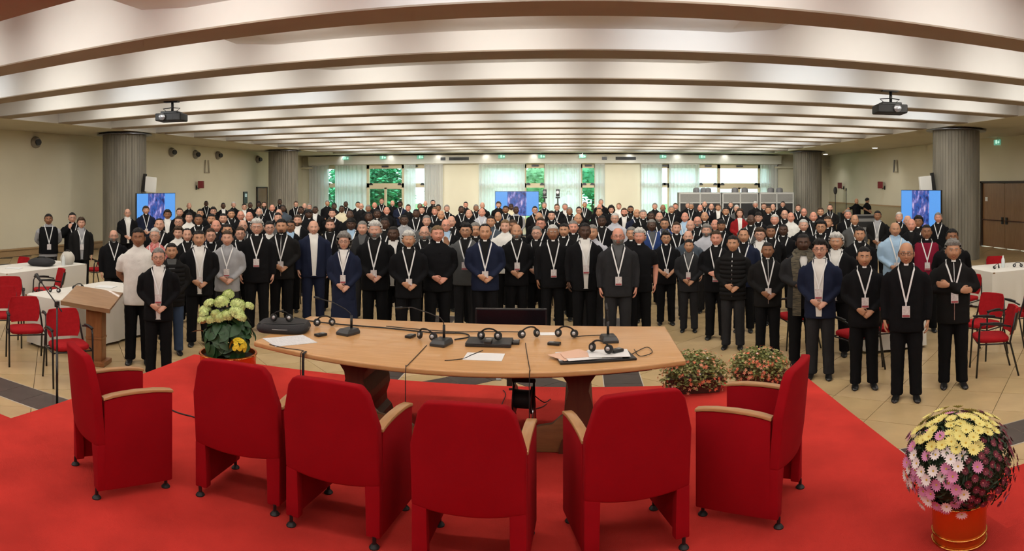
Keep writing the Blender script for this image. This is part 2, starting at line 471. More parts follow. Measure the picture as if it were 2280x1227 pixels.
# ---- garden outside the windows
struct('garden_ground', MB().span((-60, YB+0.3, -0.4), (60, 90, -0.1)), M('lawn', (0.10, 0.22, 0.05), 0.9, var=0.4, vscale=2))
m_leaf = M('leaf_green', (0.07, 0.36, 0.17), 0.6, var=0.5, vscale=1.5)
m_leaf2 = M('leaf_green_pale', (0.24, 0.46, 0.24), 0.6, var=0.4, vscale=1.5)
m_bark = M('tree_bark', (0.10, 0.07, 0.05), 0.9, var=0.3, vscale=9)
def tree(x, y, rx, rz, n, m, label, lo=0.4):
    t = thing('garden_tree', label, 'tree', (x, y, -0.1), group='trees in the garden')
    MB().tube([(0, 0, 0), (0.05, 0, lo+rz*0.7), (0, 0.1, lo+rz*1.3)], [0.2, 0.14, 0.05], 8).build('trunk', m_bark, t, smooth=True)
    rng = random.Random(int(x*7+y)); mb = MB()
    for i in range(n):
        a, b, rr = rng.uniform(0, 2*PI), math.acos(rng.uniform(-1, 1)), rng.uniform(0.35, 1)**0.5
        c = Vector((rx*rr*math.sin(b)*math.cos(a), rx*0.7*rr*math.sin(b)*math.sin(a), lo+rz+rz*rr*math.cos(b)))
        R = Matrix.Rotation(rng.uniform(0, 6), 3, 'Z') @ Matrix.Rotation(rng.uniform(-1.2, 1.2), 3, 'X'); s = rng.uniform(0.10, 0.20)
        mb.add([c+R @ Vector(p)*s for p in ((-1, 0, 0), (0, -0.55, 0.1), (1, 0, 0), (0, 0.55, 0.1))], [(0, 1, 2, 3)])
    mb.ell((0, 0, lo+rz), (rx*0.62, rx*0.45, rz*0.62), 16, 10)
    f = mb.build('foliage', m, t, fix=False); f['kind'] = 'stuff'
tree(-14.0, 42.5, 3.3, 2.6, 9000, m_leaf, 'dense green tree behind the left window', -0.6)
tree(-8.9, 49.5, 2.8, 2.6, 6000, m_leaf, 'green bush seen through the narrow right pane, left window', -0.6)
tree(-2.6, 48.0, 2.2, 2.6, 1500, m_leaf2, 'pale sparse tree seen through the centre window', 0.2)
tree(1.0, 47.0, 1.6, 2.4, 1000, m_leaf, 'small dark tree at the right pane, centre window', 0.6)
# ================================================================== FURNITURE
m_red = M('red_upholstery', (0.30, 0.002, 0.007), 0.9, var=0.06, vscale=5, bump=0.06, bscale=300, spec=0.15)
m_redh = M('red_chair_fabric', (0.36, 0.010, 0.014), 0.9, var=0.10, vscale=30, bump=0.15, bscale=240, spec=0.15)
m_arm = wood_mat('armrest_wood', (0.40, 0.20, 0.075), (0.50, 0.27, 0.11), 0.35, (14, 2, 14), 3.0)
m_table = wood_mat('table_oak', (0.54, 0.28, 0.105), (0.63, 0.35, 0.145), 0.28, (1.2, 14, 14), 2.2, 0.15)
m_table_d = wood_mat('table_dark_wood', (0.085, 0.022, 0.010), (0.12, 0.036, 0.015), 0.5, (10, 10, 1), 3.0, 0.0)
m_stretch = wood_mat('stretcher_wood', (0.20, 0.09, 0.035), (0.26, 0.13, 0.05), 0.4, (2, 14, 14), 3.0)
m_lectern = wood_mat('lectern_wood', (0.24, 0.085, 0.028), (0.32, 0.13, 0.045), 0.35, (8, 8, 1), 3.0)
m_lectop = wood_mat('lectern_top_wood', (0.28, 0.16, 0.08), (0.36, 0.21, 0.11), 0.3, (1, 10, 10), 3.0)
m_paper = M('paper', (0.76, 0.76, 0.75), 0.7)
m_paper2 = M('printed_paper', (0.78, 0.78, 0.77), 0.7, col2=(0.52, 0.52, 0.54), vscale=60, stretch=(0.3, 4, 1))
m_peach = M('peach_paper', (0.72, 0.46, 0.33), 0.7)
m_rubber = M('black_rubber', (0.010, 0.010, 0.010), 0.6)
m_silver = M('silver_plastic', (0.55, 0.55, 0.56), 0.25, metal=0.6)
m_bagfab = M('black_bag_fabric', (0.018, 0.018, 0.020), 0.8, bump=0.2, bscale=120)
m_linen = M('white_table_linen', (0.70, 0.67, 0.61), 0.85, bump=0.05, bscale=40)
m_tube = M('black_tube', (0.010, 0.010, 0.011), 0.3)

# ---- the six red armchairs on the stage (front = +Y, base at the stage)
def make_armchair():
    t = thing('armchair', 'x', 'chair')
    W, D = 0.302, 0.265
    zt = lambda a: 0.67 if a >= W-0.001 else (0.67+(W-a)/0.050*0.185 if a > W-0.050 else (0.855+(W-0.050-a)/0.040*0.052 if a > W-0.090 else 0.907+0.015*(1-(a/(W-0.090))**2)))
    def bow(x, z): return -D-0.050*max(0, (z-0.35)/0.55)-0.050*(1-(x/W)**2)*min(1, max(0, z-0.1)/0.35)
    # back: upper shield
    mb = MB(); xs = [-W+2*W*i/36 for i in range(37)]; vs = []; K = 9
    zb = lambda x: 0.345-0.020*(1-(x/W)**2)
    for d in (0.0, 0.060):
        for x in xs:
            a, b = zb(x), max(zt(abs(x)), 0.42)
            for k in range(K): z = a+(b-a)*k/(K-1); vs.append((x, bow(x, z)+d, z))
    n = len(xs); I = lambda d, i, k: d*n*K+i*K+k; fs = []
    for d in (0, 1):
        for i in range(n-1):
            for k in range(K-1): fs.append((I(d, i, k), I(d, i+1, k), I(d, i+1, k+1), I(d, i, k+1)))
    for i in range(n-1):
        for k in (0, K-1): fs.append((I(0, i, k), I(0, i+1, k), I(1, i+1, k), I(1, i, k)))
    for k in range(K-1):
        for i in (0, n-1): fs.append((I(0, i, k), I(0, i, k+1), I(1, i, k+1), I(1, i, k)))
    mb.add(vs, fs)
    mb.build('backrest', m_red, t, smooth=50, bevel=0.014, segs=3)
    # rear side strips running down to the feet
    for s in (-1, 1):
        p = MB(); rows = []
        for z in (0.055, 0.15, 0.25, 0.352):
            rows.append([(s*(W-0.086), bow(W-0.086, z), z), (s*W, bow(W, z), z), (s*W, bow(W, z)+0.060, z), (s*(W-0.086), bow(W-0.086, z)+0.060, z)])
        p.loft(rows).build('rear_leg_panel', m_red, t, smooth=50, bevel=0.010, segs=2)
        # side panel with arched wooden armrest
        side = [(-D+0.050, 0.055), (0.255, 0.055), (0.255, 0.638), (0.13, 0.652), (0.0, 0.655), (-0.12, 0.648), (-D+0.045, 0.632)]
        MB().prism(side, s*(W-0.055), s*(W+0.002), 'x').build('side_panel', m_red, t, smooth=40, bevel=0.012, segs=2)
        arm = MB(); rows = []
        for y, z in ((-D+0.040, 0.632), (-0.16, 0.645), (-0.08, 0.652), (0.0, 0.655), (0.13, 0.652), (0.21, 0.643), (0.260, 0.634)):
            rows.append([(s*(W-0.058), y, z), (s*(W+0.006), y, z), (s*(W+0.004), y, z+0.019), (s*(W-0.056), y, z+0.019)])
        arm.loft(rows).build('armrest', m_arm, t, smooth=40, bevel=0.006, segs=2)
        for y in (-D+0.005, 0.22):
            f = MB().lathe([(0.011, 0.018), (0.011, 0.062)], 10).build('leg', m_tube, t, loc=(s*(W-0.035), y, 0), smooth=40)
            MB().lathe([(0.029, 0), (0.030, 0.006), (0.020, 0.018), (0.010, 0.024)], 18).build('foot', m_rubber, f, smooth=40)
    MB().box((0, 0.02, 0.395), (2*W-0.125, 0.46, 0.10)).build('seat', m_red, t, smooth=40, bevel=0.03, segs=3)
    return t
def chair_at(feet_center, facing):
    return (feet_center[0], feet_center[1], ST+0.0005), math.atan2(-facing[0], facing[1])
ARM = [((-2.93, 3.56), (0.52, 0.84), 'red armchair at the left end, turned side-on, wooden armrests showing'),
       ((-2.07, 3.90), (-0.02, 1.0), 'second red armchair from the left, in front of the leafy pot'),
       ((-1.36, 3.80), (0.10, 1.0), 'third red armchair from the left, its right armrest showing'),
       ((-0.56, 3.62), (0.03, 1.0), 'red armchair seen square from behind, nearest the camera'),
       ((0.255, 3.83), (-0.24, 0.97), 'red armchair second from the right, below the pile of papers'),
       ((1.08, 4.10), (-0.84, 0.54), 'red armchair at the right end, turned side-on before the planters')]
base = None
for c, f, lab in ARM:
    loc, rz = chair_at(c, f)
    if base is None: base = make_armchair(); o = base; o.location = loc; o.rotation_euler[2] = rz
    else: o = clone(base, loc, rz)
    tag(o, lab, 'chair', 'red armchairs on the stage')

# ---- the long table
TZ = ST+0.75
TX0, TX1, TC = -2.54, 0.77, -0.885
def near_y(x): return 4.76-0.31*(1-((x-TC)/1.655)**2)
def far_y(x): return 5.92+0.10*(1-((x-TC)/1.655)**2)
tb = thing('conference_table', 'long pale oak conference table with bowed front edge on the stage', 'table', (TC, 5.3, ST))
ol = [(x-TC, near_y(x)-5.3) for x in [TX0+(TX1-TX0)*i/24 for i in range(25)]]+[(x-TC, far_y(x)-5.3) for x in [TX1-(TX1-TX0)*i/24 for i in range(25)]]
MB().prism(ol, 0.708, 0.75, 'z').build('table_top', m_table, tb, smooth=40, bevel=0.014, segs=3)
MB().prism([(x*0.86, y*0.72) for x, y in ol], 0.64, 0.7085, 'z').build('apron', m_table_d, tb)
vase = [(0.145, 0.642), (0.135, 0.60), (0.085, 0.53), (0.075, 0.47), (0.105, 0.36), (0.110, 0.30), (0.080, 0.20), (0.085, 0.14), (0.125, 0.10), (0.150, 0.03), (0.150, 0.001)]
vo = vase+[(-x, z) for x, z in reversed(vase)]
for x in (-0.87, 0.88):
    MB().prism([(u+x, v) for u, v in vo], -0.32, 0.32, 'y').build('pedestal', m_table_d, tb)
wave = [(-0.80, 0.30), (-0.74, 0.27), (-0.68, 0.215), (-0.58, 0.20), (-0.52, 0.165), (-0.42, 0.16), (-0.36, 0.125), (-0.2, 0.105)]
wv = wave+[(-x, z) for x, z in reversed(wave)]+[(0.80, 0.005), (-0.80, 0.005)]
MB().prism(wv, -0.30, -0.255, 'y').build('stretcher', m_stretch, tb, smooth=35, bevel=0.004)

# ---- things on the table
def on_table(px, py): x, y = ground(px, py, TZ); return (x, y, TZ+0.0005)
def microphone(px, py, rz, bend, lab):
    t = thing('gooseneck_microphone', lab, 'microphone', on_table(px, py), rz, 'gooseneck microphones on the table')
    MB().loft([[(a*w, b*d+e, z) for a, b in ((-1, -1), (1, -1), (1, 1), (-1, 1))] for w, d, e, z in ((0.065, 0.085, 0, 0), (0.065, 0.085, 0, 0.022), (0.052, 0.066, 0.012, 0.048))]).build('base', M('mic_base', (0.03, 0.032, 0.034), 0.4), t, bevel=0.006)
    MB().box((0, -0.028, 0.040), (0.05, 0.03, 0.006), rot=Matrix.Rotation(0.35, 3, 'X')).build('button_panel', m_grey, t)
    MB().tube([(0, 0.045, 0.04), (0, 0.045, 0.15)], 0.011, 10).build('stem', m_blackm, t, smooth=True)
    P = [Vector((0, 0.045, 0.145))]
    for q in bend: P.append(P[-1]+Vector(q))
    MB().tube(P, 0.0045, 8).build('gooseneck', m_blackm, t, smooth=True)
    d = (P[-1]-P[-2]).normalized()
    MB().tube([P[-1], P[-1]+d*0.02, P[-1]+d*0.07], [0.008, 0.011, 0.009], 10).build('capsule', m_rubber, t, smooth=True)
microphone(775, 744, -0.35, [(-0.015, 0, 0.025), (-0.06, 0.0, 0.03), (-0.14, 0.0, 0.04), (-0.15, 0, 0.015)], 'gooseneck microphone right of the black bag, bent to the left')
microphone(983, 768, -0.25, [(-0.005, 0, 0.03), (-0.03, 0, 0.03), (-0.11, 0.0, 0.03), (-0.15, 0, 0.03), (-0.08, 0, -0.01)], 'gooseneck microphone at the table centre, bent to the left')
microphone(1356, 760, 0.15, [(0, 0.005, 0.03), (0.0, 0.006, 0.04), (0.0, 0.02, 0.02)], 'upright gooseneck microphone behind the pile of papers')
def headset_parts(t):
    band = [Vector((0.075*math.cos(a), 0.0+0.02*math.sin(a), 0.035+0.085*math.sin(a))) for a in [PI*i/14 for i in range(15)]]
    R = Matrix.Rotation(0.85, 3, 'X')
    MB().tube([R @ p+Vector((0, 0.03, 0.005)) for p in band], 0.0085, 8, flat=0.6).build('headband', m_rubber, t, smooth=True)
    for s in (-1, 1):
        c = MB().lathe([(0.030, 0), (0.034, 0.008), (0.034, 0.018), (0.028, 0.026)], 18); c.xf(Matrix.Translation((s*0.062, -0.01, 0.036)) @ Matrix.Rotation(PI/2-0.2, 4, 'X') @ Matrix.Rotation(s*0.5, 4, 'Y'))
        e = c.build('ear_cup', m_rubber, t, smooth=40)
        k = MB().lathe([(0.016, 0), (0.014, 0.006), (0.005, 0.008)], 14); k.xf(Matrix.Translation((s*0.066, -0.036, 0.042)) @ Matrix.Rotation(PI/2-0.2, 4, 'X') @ Matrix.Rotation(s*0.5, 4, 'Y'))
        k.build('ear_cup_cap', m_silver, e, smooth=40)
HEADSET = None
def headset(loc, rz, lab, grp='headsets on the conference table'):
    global HEADSET
    if HEADSET is None:
        HEADSET = thing('headset', lab, 'headset', loc, rz, grp); headset_parts(HEADSET); return HEADSET
    return clone(HEADSET, loc, rz, lab, grp)
def receiver(loc, rz, lab, grp='interpretation receivers on the conference table'):
    t = thing('receiver', lab, 'receiver', loc, rz, grp)
    MB().box((0, 0, 0.011), (0.058, 0.10, 0.022)).build('case', m_black, t, bevel=0.006)
    MB().box((0, 0.022, 0.0225), (0.040, 0.032, 0.002)).build('display', m_grey, t)
# soft bag with a headset on it
bx_, by_, bz_ = on_table(632, 735)
t = thing('laptop_bag', 'black soft laptop bag at the left end of the table', 'bag', (bx_, by_, bz_), 0.25)
mb = MB(); rows = []
for i in range(7):
    v = i/6; zz = 0.075*v; k = 1-0.10*(abs(v-0.45)*2)**2
    rows.append([(0.23*k*math.copysign(abs(math.cos(a))**0.55, math.cos(a)), 0.185*k*math.copysign(abs(math.sin(a))**0.55, math.sin(a)), zz) for a in [2*PI*j/32 for j in range(32)]])
mb.loft(rows).build('bag_body', m_bagfab, t, smooth=40)
MB().tube([(-0.20, -0.11, 0.072), (-0.08, -0.13, 0.080), (0.08, -0.12, 0.080), (0.19, -0.05, 0.074)], 0.012, 6, flat=0.3).build('strap', m_rubber, t, smooth=True)
MB().tube([(0.232*math.cos(a), 0.188*math.sin(a), 0.04) for a in [PI*1.05+PI*0.9*j/16 for j in range(17)]], 0.004, 6).build('zip', m_grey, t, smooth=True)
headset((bx_-0.01, by_-0.02, bz_+0.0765), 0.3, 'headset with white ear caps lying on the black bag')
headset(on_table(722, 726), 0.5, 'headset between the black bag and the left microphone')
headset(on_table(953, 757), -0.4, 'headset just left of the centre microphone')
headset(on_table(1176, 752), 0.5, 'headset right of the closed laptop, ear caps facing the camera')
headset(on_table(1262, 751), -0.2, 'headset on the small white card, far side of the table')
receiver(on_table(714, 748), -0.5, 'silver-edged receiver in front of the left headset')
receiver(on_table(914, 751), -0.25, 'receiver lying left of the centre headset')
receiver(on_table(1149, 765), 0.05, 'small receiver standing against the right of the laptop')
receiver(on_table(1234, 768), 1.3, 'black receiver lying flat in front of the white card')
# closed laptop with headset and receiver on top
lx, ly, lz = on_table(1090, 766)
t = thing('laptop', 'closed black laptop at the middle of the table', 'laptop', (lx, ly, lz), 0.02)
MB().box((0, 0, 0.010), (0.36, 0.235, 0.018)).build('base', m_black, t, bevel=0.004)
MB().box((0, 0, 0.024), (0.36, 0.235, 0.009)).build('lid', M('laptop_lid', (0.02, 0.022, 0.024), 0.45), t, bevel=0.004)
headset((lx, ly+0.02, lz+0.029), 0.0, 'headset lying on the closed laptop')
receiver((lx, ly-0.075, lz+0.029), 0.0, 'receiver lying on the front of the closed laptop')
def sheet(name, px, py, w, d, rz, m, lab, cat='paper', z=0.0, th=0.003, grp=None):
    x, y, zz = on_table(px, py)
    o = MB().box((0, 0, th/2), (w, d, th)).build(name, m, None, loc=(x, y, zz+z)); o.rotation_euler[2] = rz
    return tag(o, lab, cat, grp)
sheet('paper_sheet', 645, 759, 0.30, 0.36, -0.75, m_paper2, 'white printed sheets at the left end of the table')
sheet('paper_sheet', 1078, 795, 0.285, 0.21, 0.0, m_paper, 'blank white sheet in front of the laptop')
sheet('white_card', 1222, 744, 0.15, 0.10, 0.1, m_paper, 'small white card beside the right-hand headset')
# folder with loose sheets
fx, fy, fz = on_table(1325, 798)
o = MB().box((0, 0, 0.008), (0.56, 0.26, 0.016)).build('folder', m_black, None, loc=(fx, fy, fz), bevel=0.003); o.rotation_euler[2] = 0.20
tag(o, 'thick black folder under the fanned papers', 'folder')
for i, (dx, dy, w, d, a, m_, lab) in enumerate(((-0.05, 0.02, 0.46, 0.24, 0.16, m_paper2, 'lowest white sheet fanned over the black folder'), (-0.17, 0.02, 0.21, 0.29, -0.9, m_peach, 'peach sheet sticking out left of the paper pile'),
        (-0.10, -0.03, 0.25, 0.20, 0.30, m_paper, 'white sheet near the front of the paper pile'), (-0.14, -0.01, 0.20, 0.14, 0.25, m_peach, 'small peach sheet on top of the paper pile'), (0.10, 0.03, 0.30, 0.22, 0.05, m_paper, 'white sheet under the headset on the paper pile'))):
    o = MB().box((0, 0, 0.0012), (w, d, 0.0024)).build('paper_sheet', m_, None, loc=(fx+dx, fy+dy, fz+0.0165+0.0026*i)); o.rotation_euler[2] = a
    tag(o, lab, 'paper', 'fanned papers on the folder')
headset((fx+0.05, fy+0.04, fz+0.031), -0.5, 'headset lying on the pile of papers')
receiver((fx+0.16, fy+0.06, fz+0.031), -0.9, 'receiver beside the headset on the pile of papers')
def cable(name, pts, lab, r=0.004, m_=None, sub=6):
    P = [Vector(p) for p in pts]; Q = []
    for i in range(len(P)-1):
        p0, p1, p2, p3 = P[max(0, i-1)], P[i], P[i+1], P[min(len(P)-1, i+2)]
        for k in range(sub):
            t = k/sub; Q.append(0.5*((2*p1)+(p2-p0)*t+(2*p0-5*p1+4*p2-p3)*t*t+(3*p1-p0-3*p2+p3)*t**3))
    Q.append(P[-1])
    o = MB().tube(Q, r, 6).build(name, m_ or m_rubber, None, smooth=True)
    return tag(o, lab, 'cable')
tp = lambda px, py, dz=0.007: (lambda q: (q[0], q[1], TZ+dz))(on_table(px, py))
cable('microphone_cable', [tp(655, 708), tp(690, 716), tp(760, 724), tp(860, 732), tp(960, 742), tp(1030, 744), tp(1044, 752), tp(1012, 758)], 'thick black microphone cable along the back of the table', 0.006)
cable('microphone_cable', [tp(860, 728), tp(1000, 740), tp(1090, 740), tp(1160, 741)], 'straight black cable running to the right-hand headset', 0.004)
cable('microphone_cable', [tp(1275, 752), tp(1310, 749), tp(1345, 748)], 'short black cable left of the upright microphone', 0.004)
def drop(px, py0, pts, r, lab):
    cable('headset_cable', pts, lab, r)
ex = lambda px, py: (lambda q: (q[0], near_y(q[0])-0.012, TZ+0.004))(on_table(px, py))
def hang(px0, py0, pxe, zend, lab, r=0.003):
    a = tp(px0, py0, 0.004); e = polar(pxe, 4.45); x = e[0]; yn = near_y(x)
    cable('headset_cable', [a, ((a[0]+x)/2, (a[1]+yn)/2, TZ+0.004), (x, yn+0.03, TZ+0.005), (x, yn-0.016, TZ-0.01), (x, yn-0.02, (TZ+zend)/2), (x+0.01, yn-0.02, zend)], lab, r)
hang(950, 770, 890, 0.46, 'thin cable hanging off the table edge, left of centre')
hang(1170, 765, 1178, 0.50, 'thin cable hanging past the cable reel')
hang(600, 768, 584, 0.75, 'thin cable hanging at the left end of the table')
cable('headset_cable', [tp(1075, 782, 0.006), tp(1050, 792, 0.006), tp(1030, 800, 0.004), tp(990, 804, 0.004)], 'loose cable end left of the blank sheet', 0.003)
cable('headset_cable', [tp(1408, 790), tp(1440, 775), tp(1452, 787), tp(1425, 795), tp(1412, 780)], 'coiled brown cord at the right end of the table', 0.003)
# black strap hanging from the sheets at the left end
x, y = polar(638, 4.72)
yy = near_y(x)-0.03
o = tag(MB().tube([(x, yy+0.05, TZ+0.006), (x, yy, TZ+0.001), (x, yy-0.005, TZ-0.06), (x, yy-0.005, TZ-0.26)], 0.011, 6, flat=0.25).build('hanging_strap', m_rubber), 'black strap hanging from the left front of the table', 'strap')

# ---- monitor on the floor beyond the stage, screen towards the stage
mx, my = polar(1138, 7.35)
t = thing('floor_monitor', 'black flat monitor standing behind the table', 'monitor', (mx, my, 0), 0.05)
MB().box((0, 0.0, 0.78), (0.79, 0.05, 0.47)).build('housing', m_black, t, bevel=0.006)
MB().box((0, -0.027, 0.785), (0.75, 0.006, 0.43)).build('screen', M('dark_screen', (0.006, 0.006, 0.008), 0.15), t)
MB().box((0, 0.05, 0.29), (0.10, 0.05, 0.56)).build('stand_post', m_black, t)
MB().box((0, 0.02, 0.012), (0.60, 0.34, 0.024)).build('stand_foot', m_black, t, bevel=0.004)

# ---- cable reel under the table edge
rx, ry = ground(1166, 956, ST)
t = thing('cable_reel', 'black cable reel with carrying handle on the red carpet', 'cable reel', (rx, ry, ST), -0.1)
for s in (-1, 1):
    MB().tube([(s*0.085, 0.10, 0.008), (s*0.085, -0.08, 0.008), (s*0.085, -0.06, 0.12), (s*0.085, 0.0, 0.40), (s*0.085, 0.06, 0.12), (s*0.085, 0.10, 0.012)], 0.009, 8).build('side_frame', m_chrome, t, smooth=True)
MB().box((0, 0.0, 0.405), (0.20, 0.035, 0.035)).build('handle', m_rubber, t, bevel=0.012)
d = MB().lathe([(0.075, -0.07), (0.075, 0.07)], 24); d.xf(Matrix.Translation((0, 0, 0.25)) @ Matrix.Rotation(PI/2, 4, 'Y')); d.build('cable_drum', m_rubber, t, smooth=40)
for s in (-1, 1):
    d = MB().lathe([(0.115, -0.006), (0.115, 0.006)], 28); d.xf(Matrix.Translation((s*0.073, 0, 0.25)) @ Matrix.Rotation(PI/2, 4, 'Y')); d.build('flange', m_black, t, smooth=40)
MB().tube([(-0.09, -0.01, 0.33), (-0.12, -0.02, 0.33)], 0.010, 8).build('crank', m_grey, t)
gy = lambda px, py: (lambda q: (q[0], q[1], ST+0.006))(ground(px, py, ST))
cable('extension_lead', [(rx+0.09, ry, ST+0.28), (rx+0.17, ry+0.02, ST+0.22), gy(1226, 890), gy(1212, 905), gy(1192, 912)], 'black lead looping from the right of the cable reel', 0.004)
cable('extension_lead', [gy(1120, 870), gy(1126, 880), gy(1116, 905), gy(1108, 930)], 'thin black lead on the carpet left of the cable reel', 0.004)
cable('extension_lead', [gy(365, 905), gy(395, 920), gy(440, 933), gy(500, 960)], 'black lead on the carpet between the two left armchairs', 0.006)
# floor socket strip in front of the stage
x, y = ground(1112, 840, 0.01)
tag(MB().box((0, 0, 0.014), (0.06, 0.42, 0.02)).build('power_strip', M('power_strip_grey', (0.42, 0.46, 0.48), 0.4), None, loc=(x, y+0.1, 0.0015)), 'pale grey power strip on the floor under the table', 'power strip')

# ---- flowers
m_brass = M('brass', (0.72, 0.40, 0.10), 0.18, metal=1.0)
m_copper = M('copper_band', (0.70, 0.16, 0.025), 0.28, metal=0.75)
m_gleaf = M('hydrangea_leaf', (0.020, 0.075, 0.022), 0.45, var=0.45, vscale=12)
m_dleaf = M('mum_leaf', (0.022, 0.052, 0.020), 0.6, var=0.4, vscale=20)
m_lime = M('lime_petals', (0.58, 0.68, 0.26), 0.6, var=0.35, vscale=40)
m_yel = M('yellow_petals', (0.80, 0.58, 0.02), 0.6)
m_py = M('pale_yellow_petals', (0.78, 0.70, 0.22), 0.6)
m_pink = M('pink_petals', (0.62, 0.24, 0.42), 0.6)
m_wp = M('white_petals', (0.80, 0.74, 0.72), 0.6)
m_dr = M('dark_red_petals', (0.14, 0.012, 0.028), 0.6)
m_eyeY = M('flower_eye', (0.60, 0.40, 0.05), 0.7)
m_peachp = M('peach_eye', (0.62, 0.22, 0.20), 0.7)
m_coral = M('coral_petals', (0.70, 0.13, 0.075), 0.6, var=0.2, vscale=20)
m_salmon = M('salmon_petals', (0.74, 0.32, 0.20), 0.6)
m_bleaf = M('begonia_leaf', (0.24, 0.27, 0.085), 0.5, var=0.5, vscale=15)
m_soil = M('soil', (0.03, 0.02, 0.013), 0.95)
def pot(t, r0, r1, h, bands):
    MB().lathe([(r0, 0), (r0*1.02, 0.008), (r1, h-0.02), (r1*1.02, h), (r1*0.96, h), (r1*0.93, h-0.05), (0.01, h-0.05)], 48, cap=True).build('pot', m_copper, t, smooth=40)
    for z, e in bands: 
        rr = r0+(r1-r0)*z/h
        MB().tube([((rr+e)*math.cos(2*PI*j/48), (rr+e)*math.sin(2*PI*j/48), z) for j in range(49)], 0.006, 8).build('pot_rim', m_brass, t, smooth=True)
def leafmesh(L, W, bend, name, m_):
    rows = []
    for i in range(7):
        u = i/6; w = W*math.sin(min(1, u*1.02+0.02)*PI)**0.8*(1-0.25*u)
        rows.append([(-w, L*u, -bend*u*u+0.25*w), (0, L*u, -bend*u*u), (w, L*u, -bend*u*u+0.25*w)])
    return MB().loft(rows, closed=False).mesh(name, m_, smooth=True, fix=False)
def daisy(m_pet, m_eye_, r, np, name, cup=0.15):
    mb = MB()
    for k in range(np):
        a = 2*PI*k/np; R = Matrix.Rotation(a, 3, 'Z')
        mb.add([R @ Vector(p) for p in ((0, -0.10*r, 0.0), (0.62*r, -0.17*r, cup*r*0.6), (r, 0, cup*r), (0.62*r, 0.17*r, cup*r*0.6), (0, 0.10*r, 0))], [(0, 1, 2, 3, 4)], 0)
    mb.lathe([(0.17*r, 0.02*r), (0.15*r, 0.10*r), (0.05*r, 0.13*r)], 8, mi=1)
    return mb.mesh(name, [m_pet, m_eye_], smooth=40, fix=False)
def aim(o, n, rng):
    q = Vector(n).to_track_quat('Z', 'Y'); o.rotation_mode = 'QUATERNION'
    from mathutils import Quaternion
    o.rotation_quaternion = q @ Quaternion((0, 0, 1), rng.uniform(0, 6.28))
# potted hydrangea with yellow chrysanthemums, left front corner of the stage
hx, hy = polar(508, 7.05)
t = thing('potted_hydrangea', 'large leafy pot of lime green hydrangeas and yellow flowers beside the table', 'potted plant', (hx, hy, ST))
pot(t, 0.285, 0.30, 0.25, ((0.012, 0.01), (0.24, 0.006)))
UP = 0.05
MB().lathe([(0.29, 0.0), (0.33, 0.008), (0.335, 0.02), (0.30, 0.02)], 48, cap=False).build('saucer', m_brass, t, smooth=40)
MB().lathe([(0.01, 0.205), (0.278, 0.205)], 32, cap=False).build('soil', m_soil, t)
rng = random.Random(3)
lm = [leafmesh(0.17, 0.060, 0.05, 'leaf', m_gleaf), leafmesh(0.13, 0.050, 0.03, 'leaf', m_gleaf)]
for k in range(7):
    a = 2*PI*k/7; MB().tube([(0.06*math.cos(a), 0.06*math.sin(a), 0.15), (0.10*math.cos(a), 0.10*math.sin(a), 0.35), (0.16*math.cos(a+.3), 0.16*math.sin(a+.3), 0.56)], 0.006, 6).build('stem', m_bleaf, t, smooth=True)
for k in range(190):
    a, v, rr = rng.uniform(0, 2*PI), rng.uniform(-0.75, 0.95), rng.uniform(0.72, 1.0)
    c = math.sqrt(1-v*v); p = Vector((0.26*rr*c*math.cos(a), 0.26*rr*c*math.sin(a), 0.45+0.27*rr*v))
    n = Vector((c*math.cos(a), c*math.sin(a), 0.5+v*0.6)).normalized()
    o = obj('leaf', lm[k % 2], t, p); aim(o, n, rng)
o = obj('leaf', leafmesh(0.24, 0.04, 0.06, 'leaf', MATS['leaf_green_pale']), t, (-0.22, -0.05, 0.44)); o.rotation_euler = (0.1, 0.25, 1.4)
def cluster(r):
    mb = MB(); rg = random.Random(int(r*1000))
    for k in range(70):
        a = k*2.39996; v = 1-(k+0.5)/70*1.15; c = math.sqrt(max(0, 1-v*v)); p = Vector((r*c*math.cos(a), r*c*math.sin(a), r*0.72*v)); q = p.normalized().to_track_quat('Z', 'Y').to_matrix()
        for w in range(4):
            R = q @ Matrix.Rotation(w*PI/2+a, 3, 'Z'); s = 0.019
            mb.add([p+R @ Vector(z)*s for z in ((0, 0, 0), (0.6, -0.6, 0.15), (1.3, 0, 0.25), (0.6, 0.6, 0.15))], [(0, 1, 2, 3)])
    mb.ell((0, 0, 0), (r*0.86, r*0.86, r*0.60), 12, 8)
    return mb.mesh('flower_head', m_lime, fix=False)
cl = [cluster(0.060), cluster(0.080), cluster(0.045)]
for dx, dy, z, k in ((-0.035, -0.06, 0.735, 1), (-0.01, 0.02, 0.80, 0), (0.125, -0.03, 0.71, 1), (0.15, -0.10, 0.645, 1), (0.075, -0.15, 0.62, 0), (-0.16, -0.08, 0.705, 0), (-0.20, -0.10, 0.635, 0), (-0.175, -0.16, 0.605, 2), (-0.18, -0.16, 0.545, 0), (-0.02, -0.20, 0.635, 2), (0.01, -0.19, 0.60, 0), (-0.06, -0.22, 0.575, 2), (0.22, 0.02, 0.70, 2), (0.20, -0.12, 0.61, 0)):
    o = obj('flower_head', cl[k], t, (dx*1.1, dy*1.1, z+UP)); o.rotation_euler = (0.4, dx*0.8, dx*9)
ydm = daisy(m_yel, m_eyeY, 0.030, 12, 'flower')
for k in range(46):
    a, v = rng.uniform(0, 2*PI), rng.uniform(-0.3, 1); c = math.sqrt(1-v*v)
    n = Vector((c*math.cos(a), c*math.sin(a), v)); o = obj('flower', ydm, t, Vector((0.225, -0.18, 0.36))+Vector((0.085*n.x, 0.075*n.y, 0.095*n.z))); aim(o, n, rng)
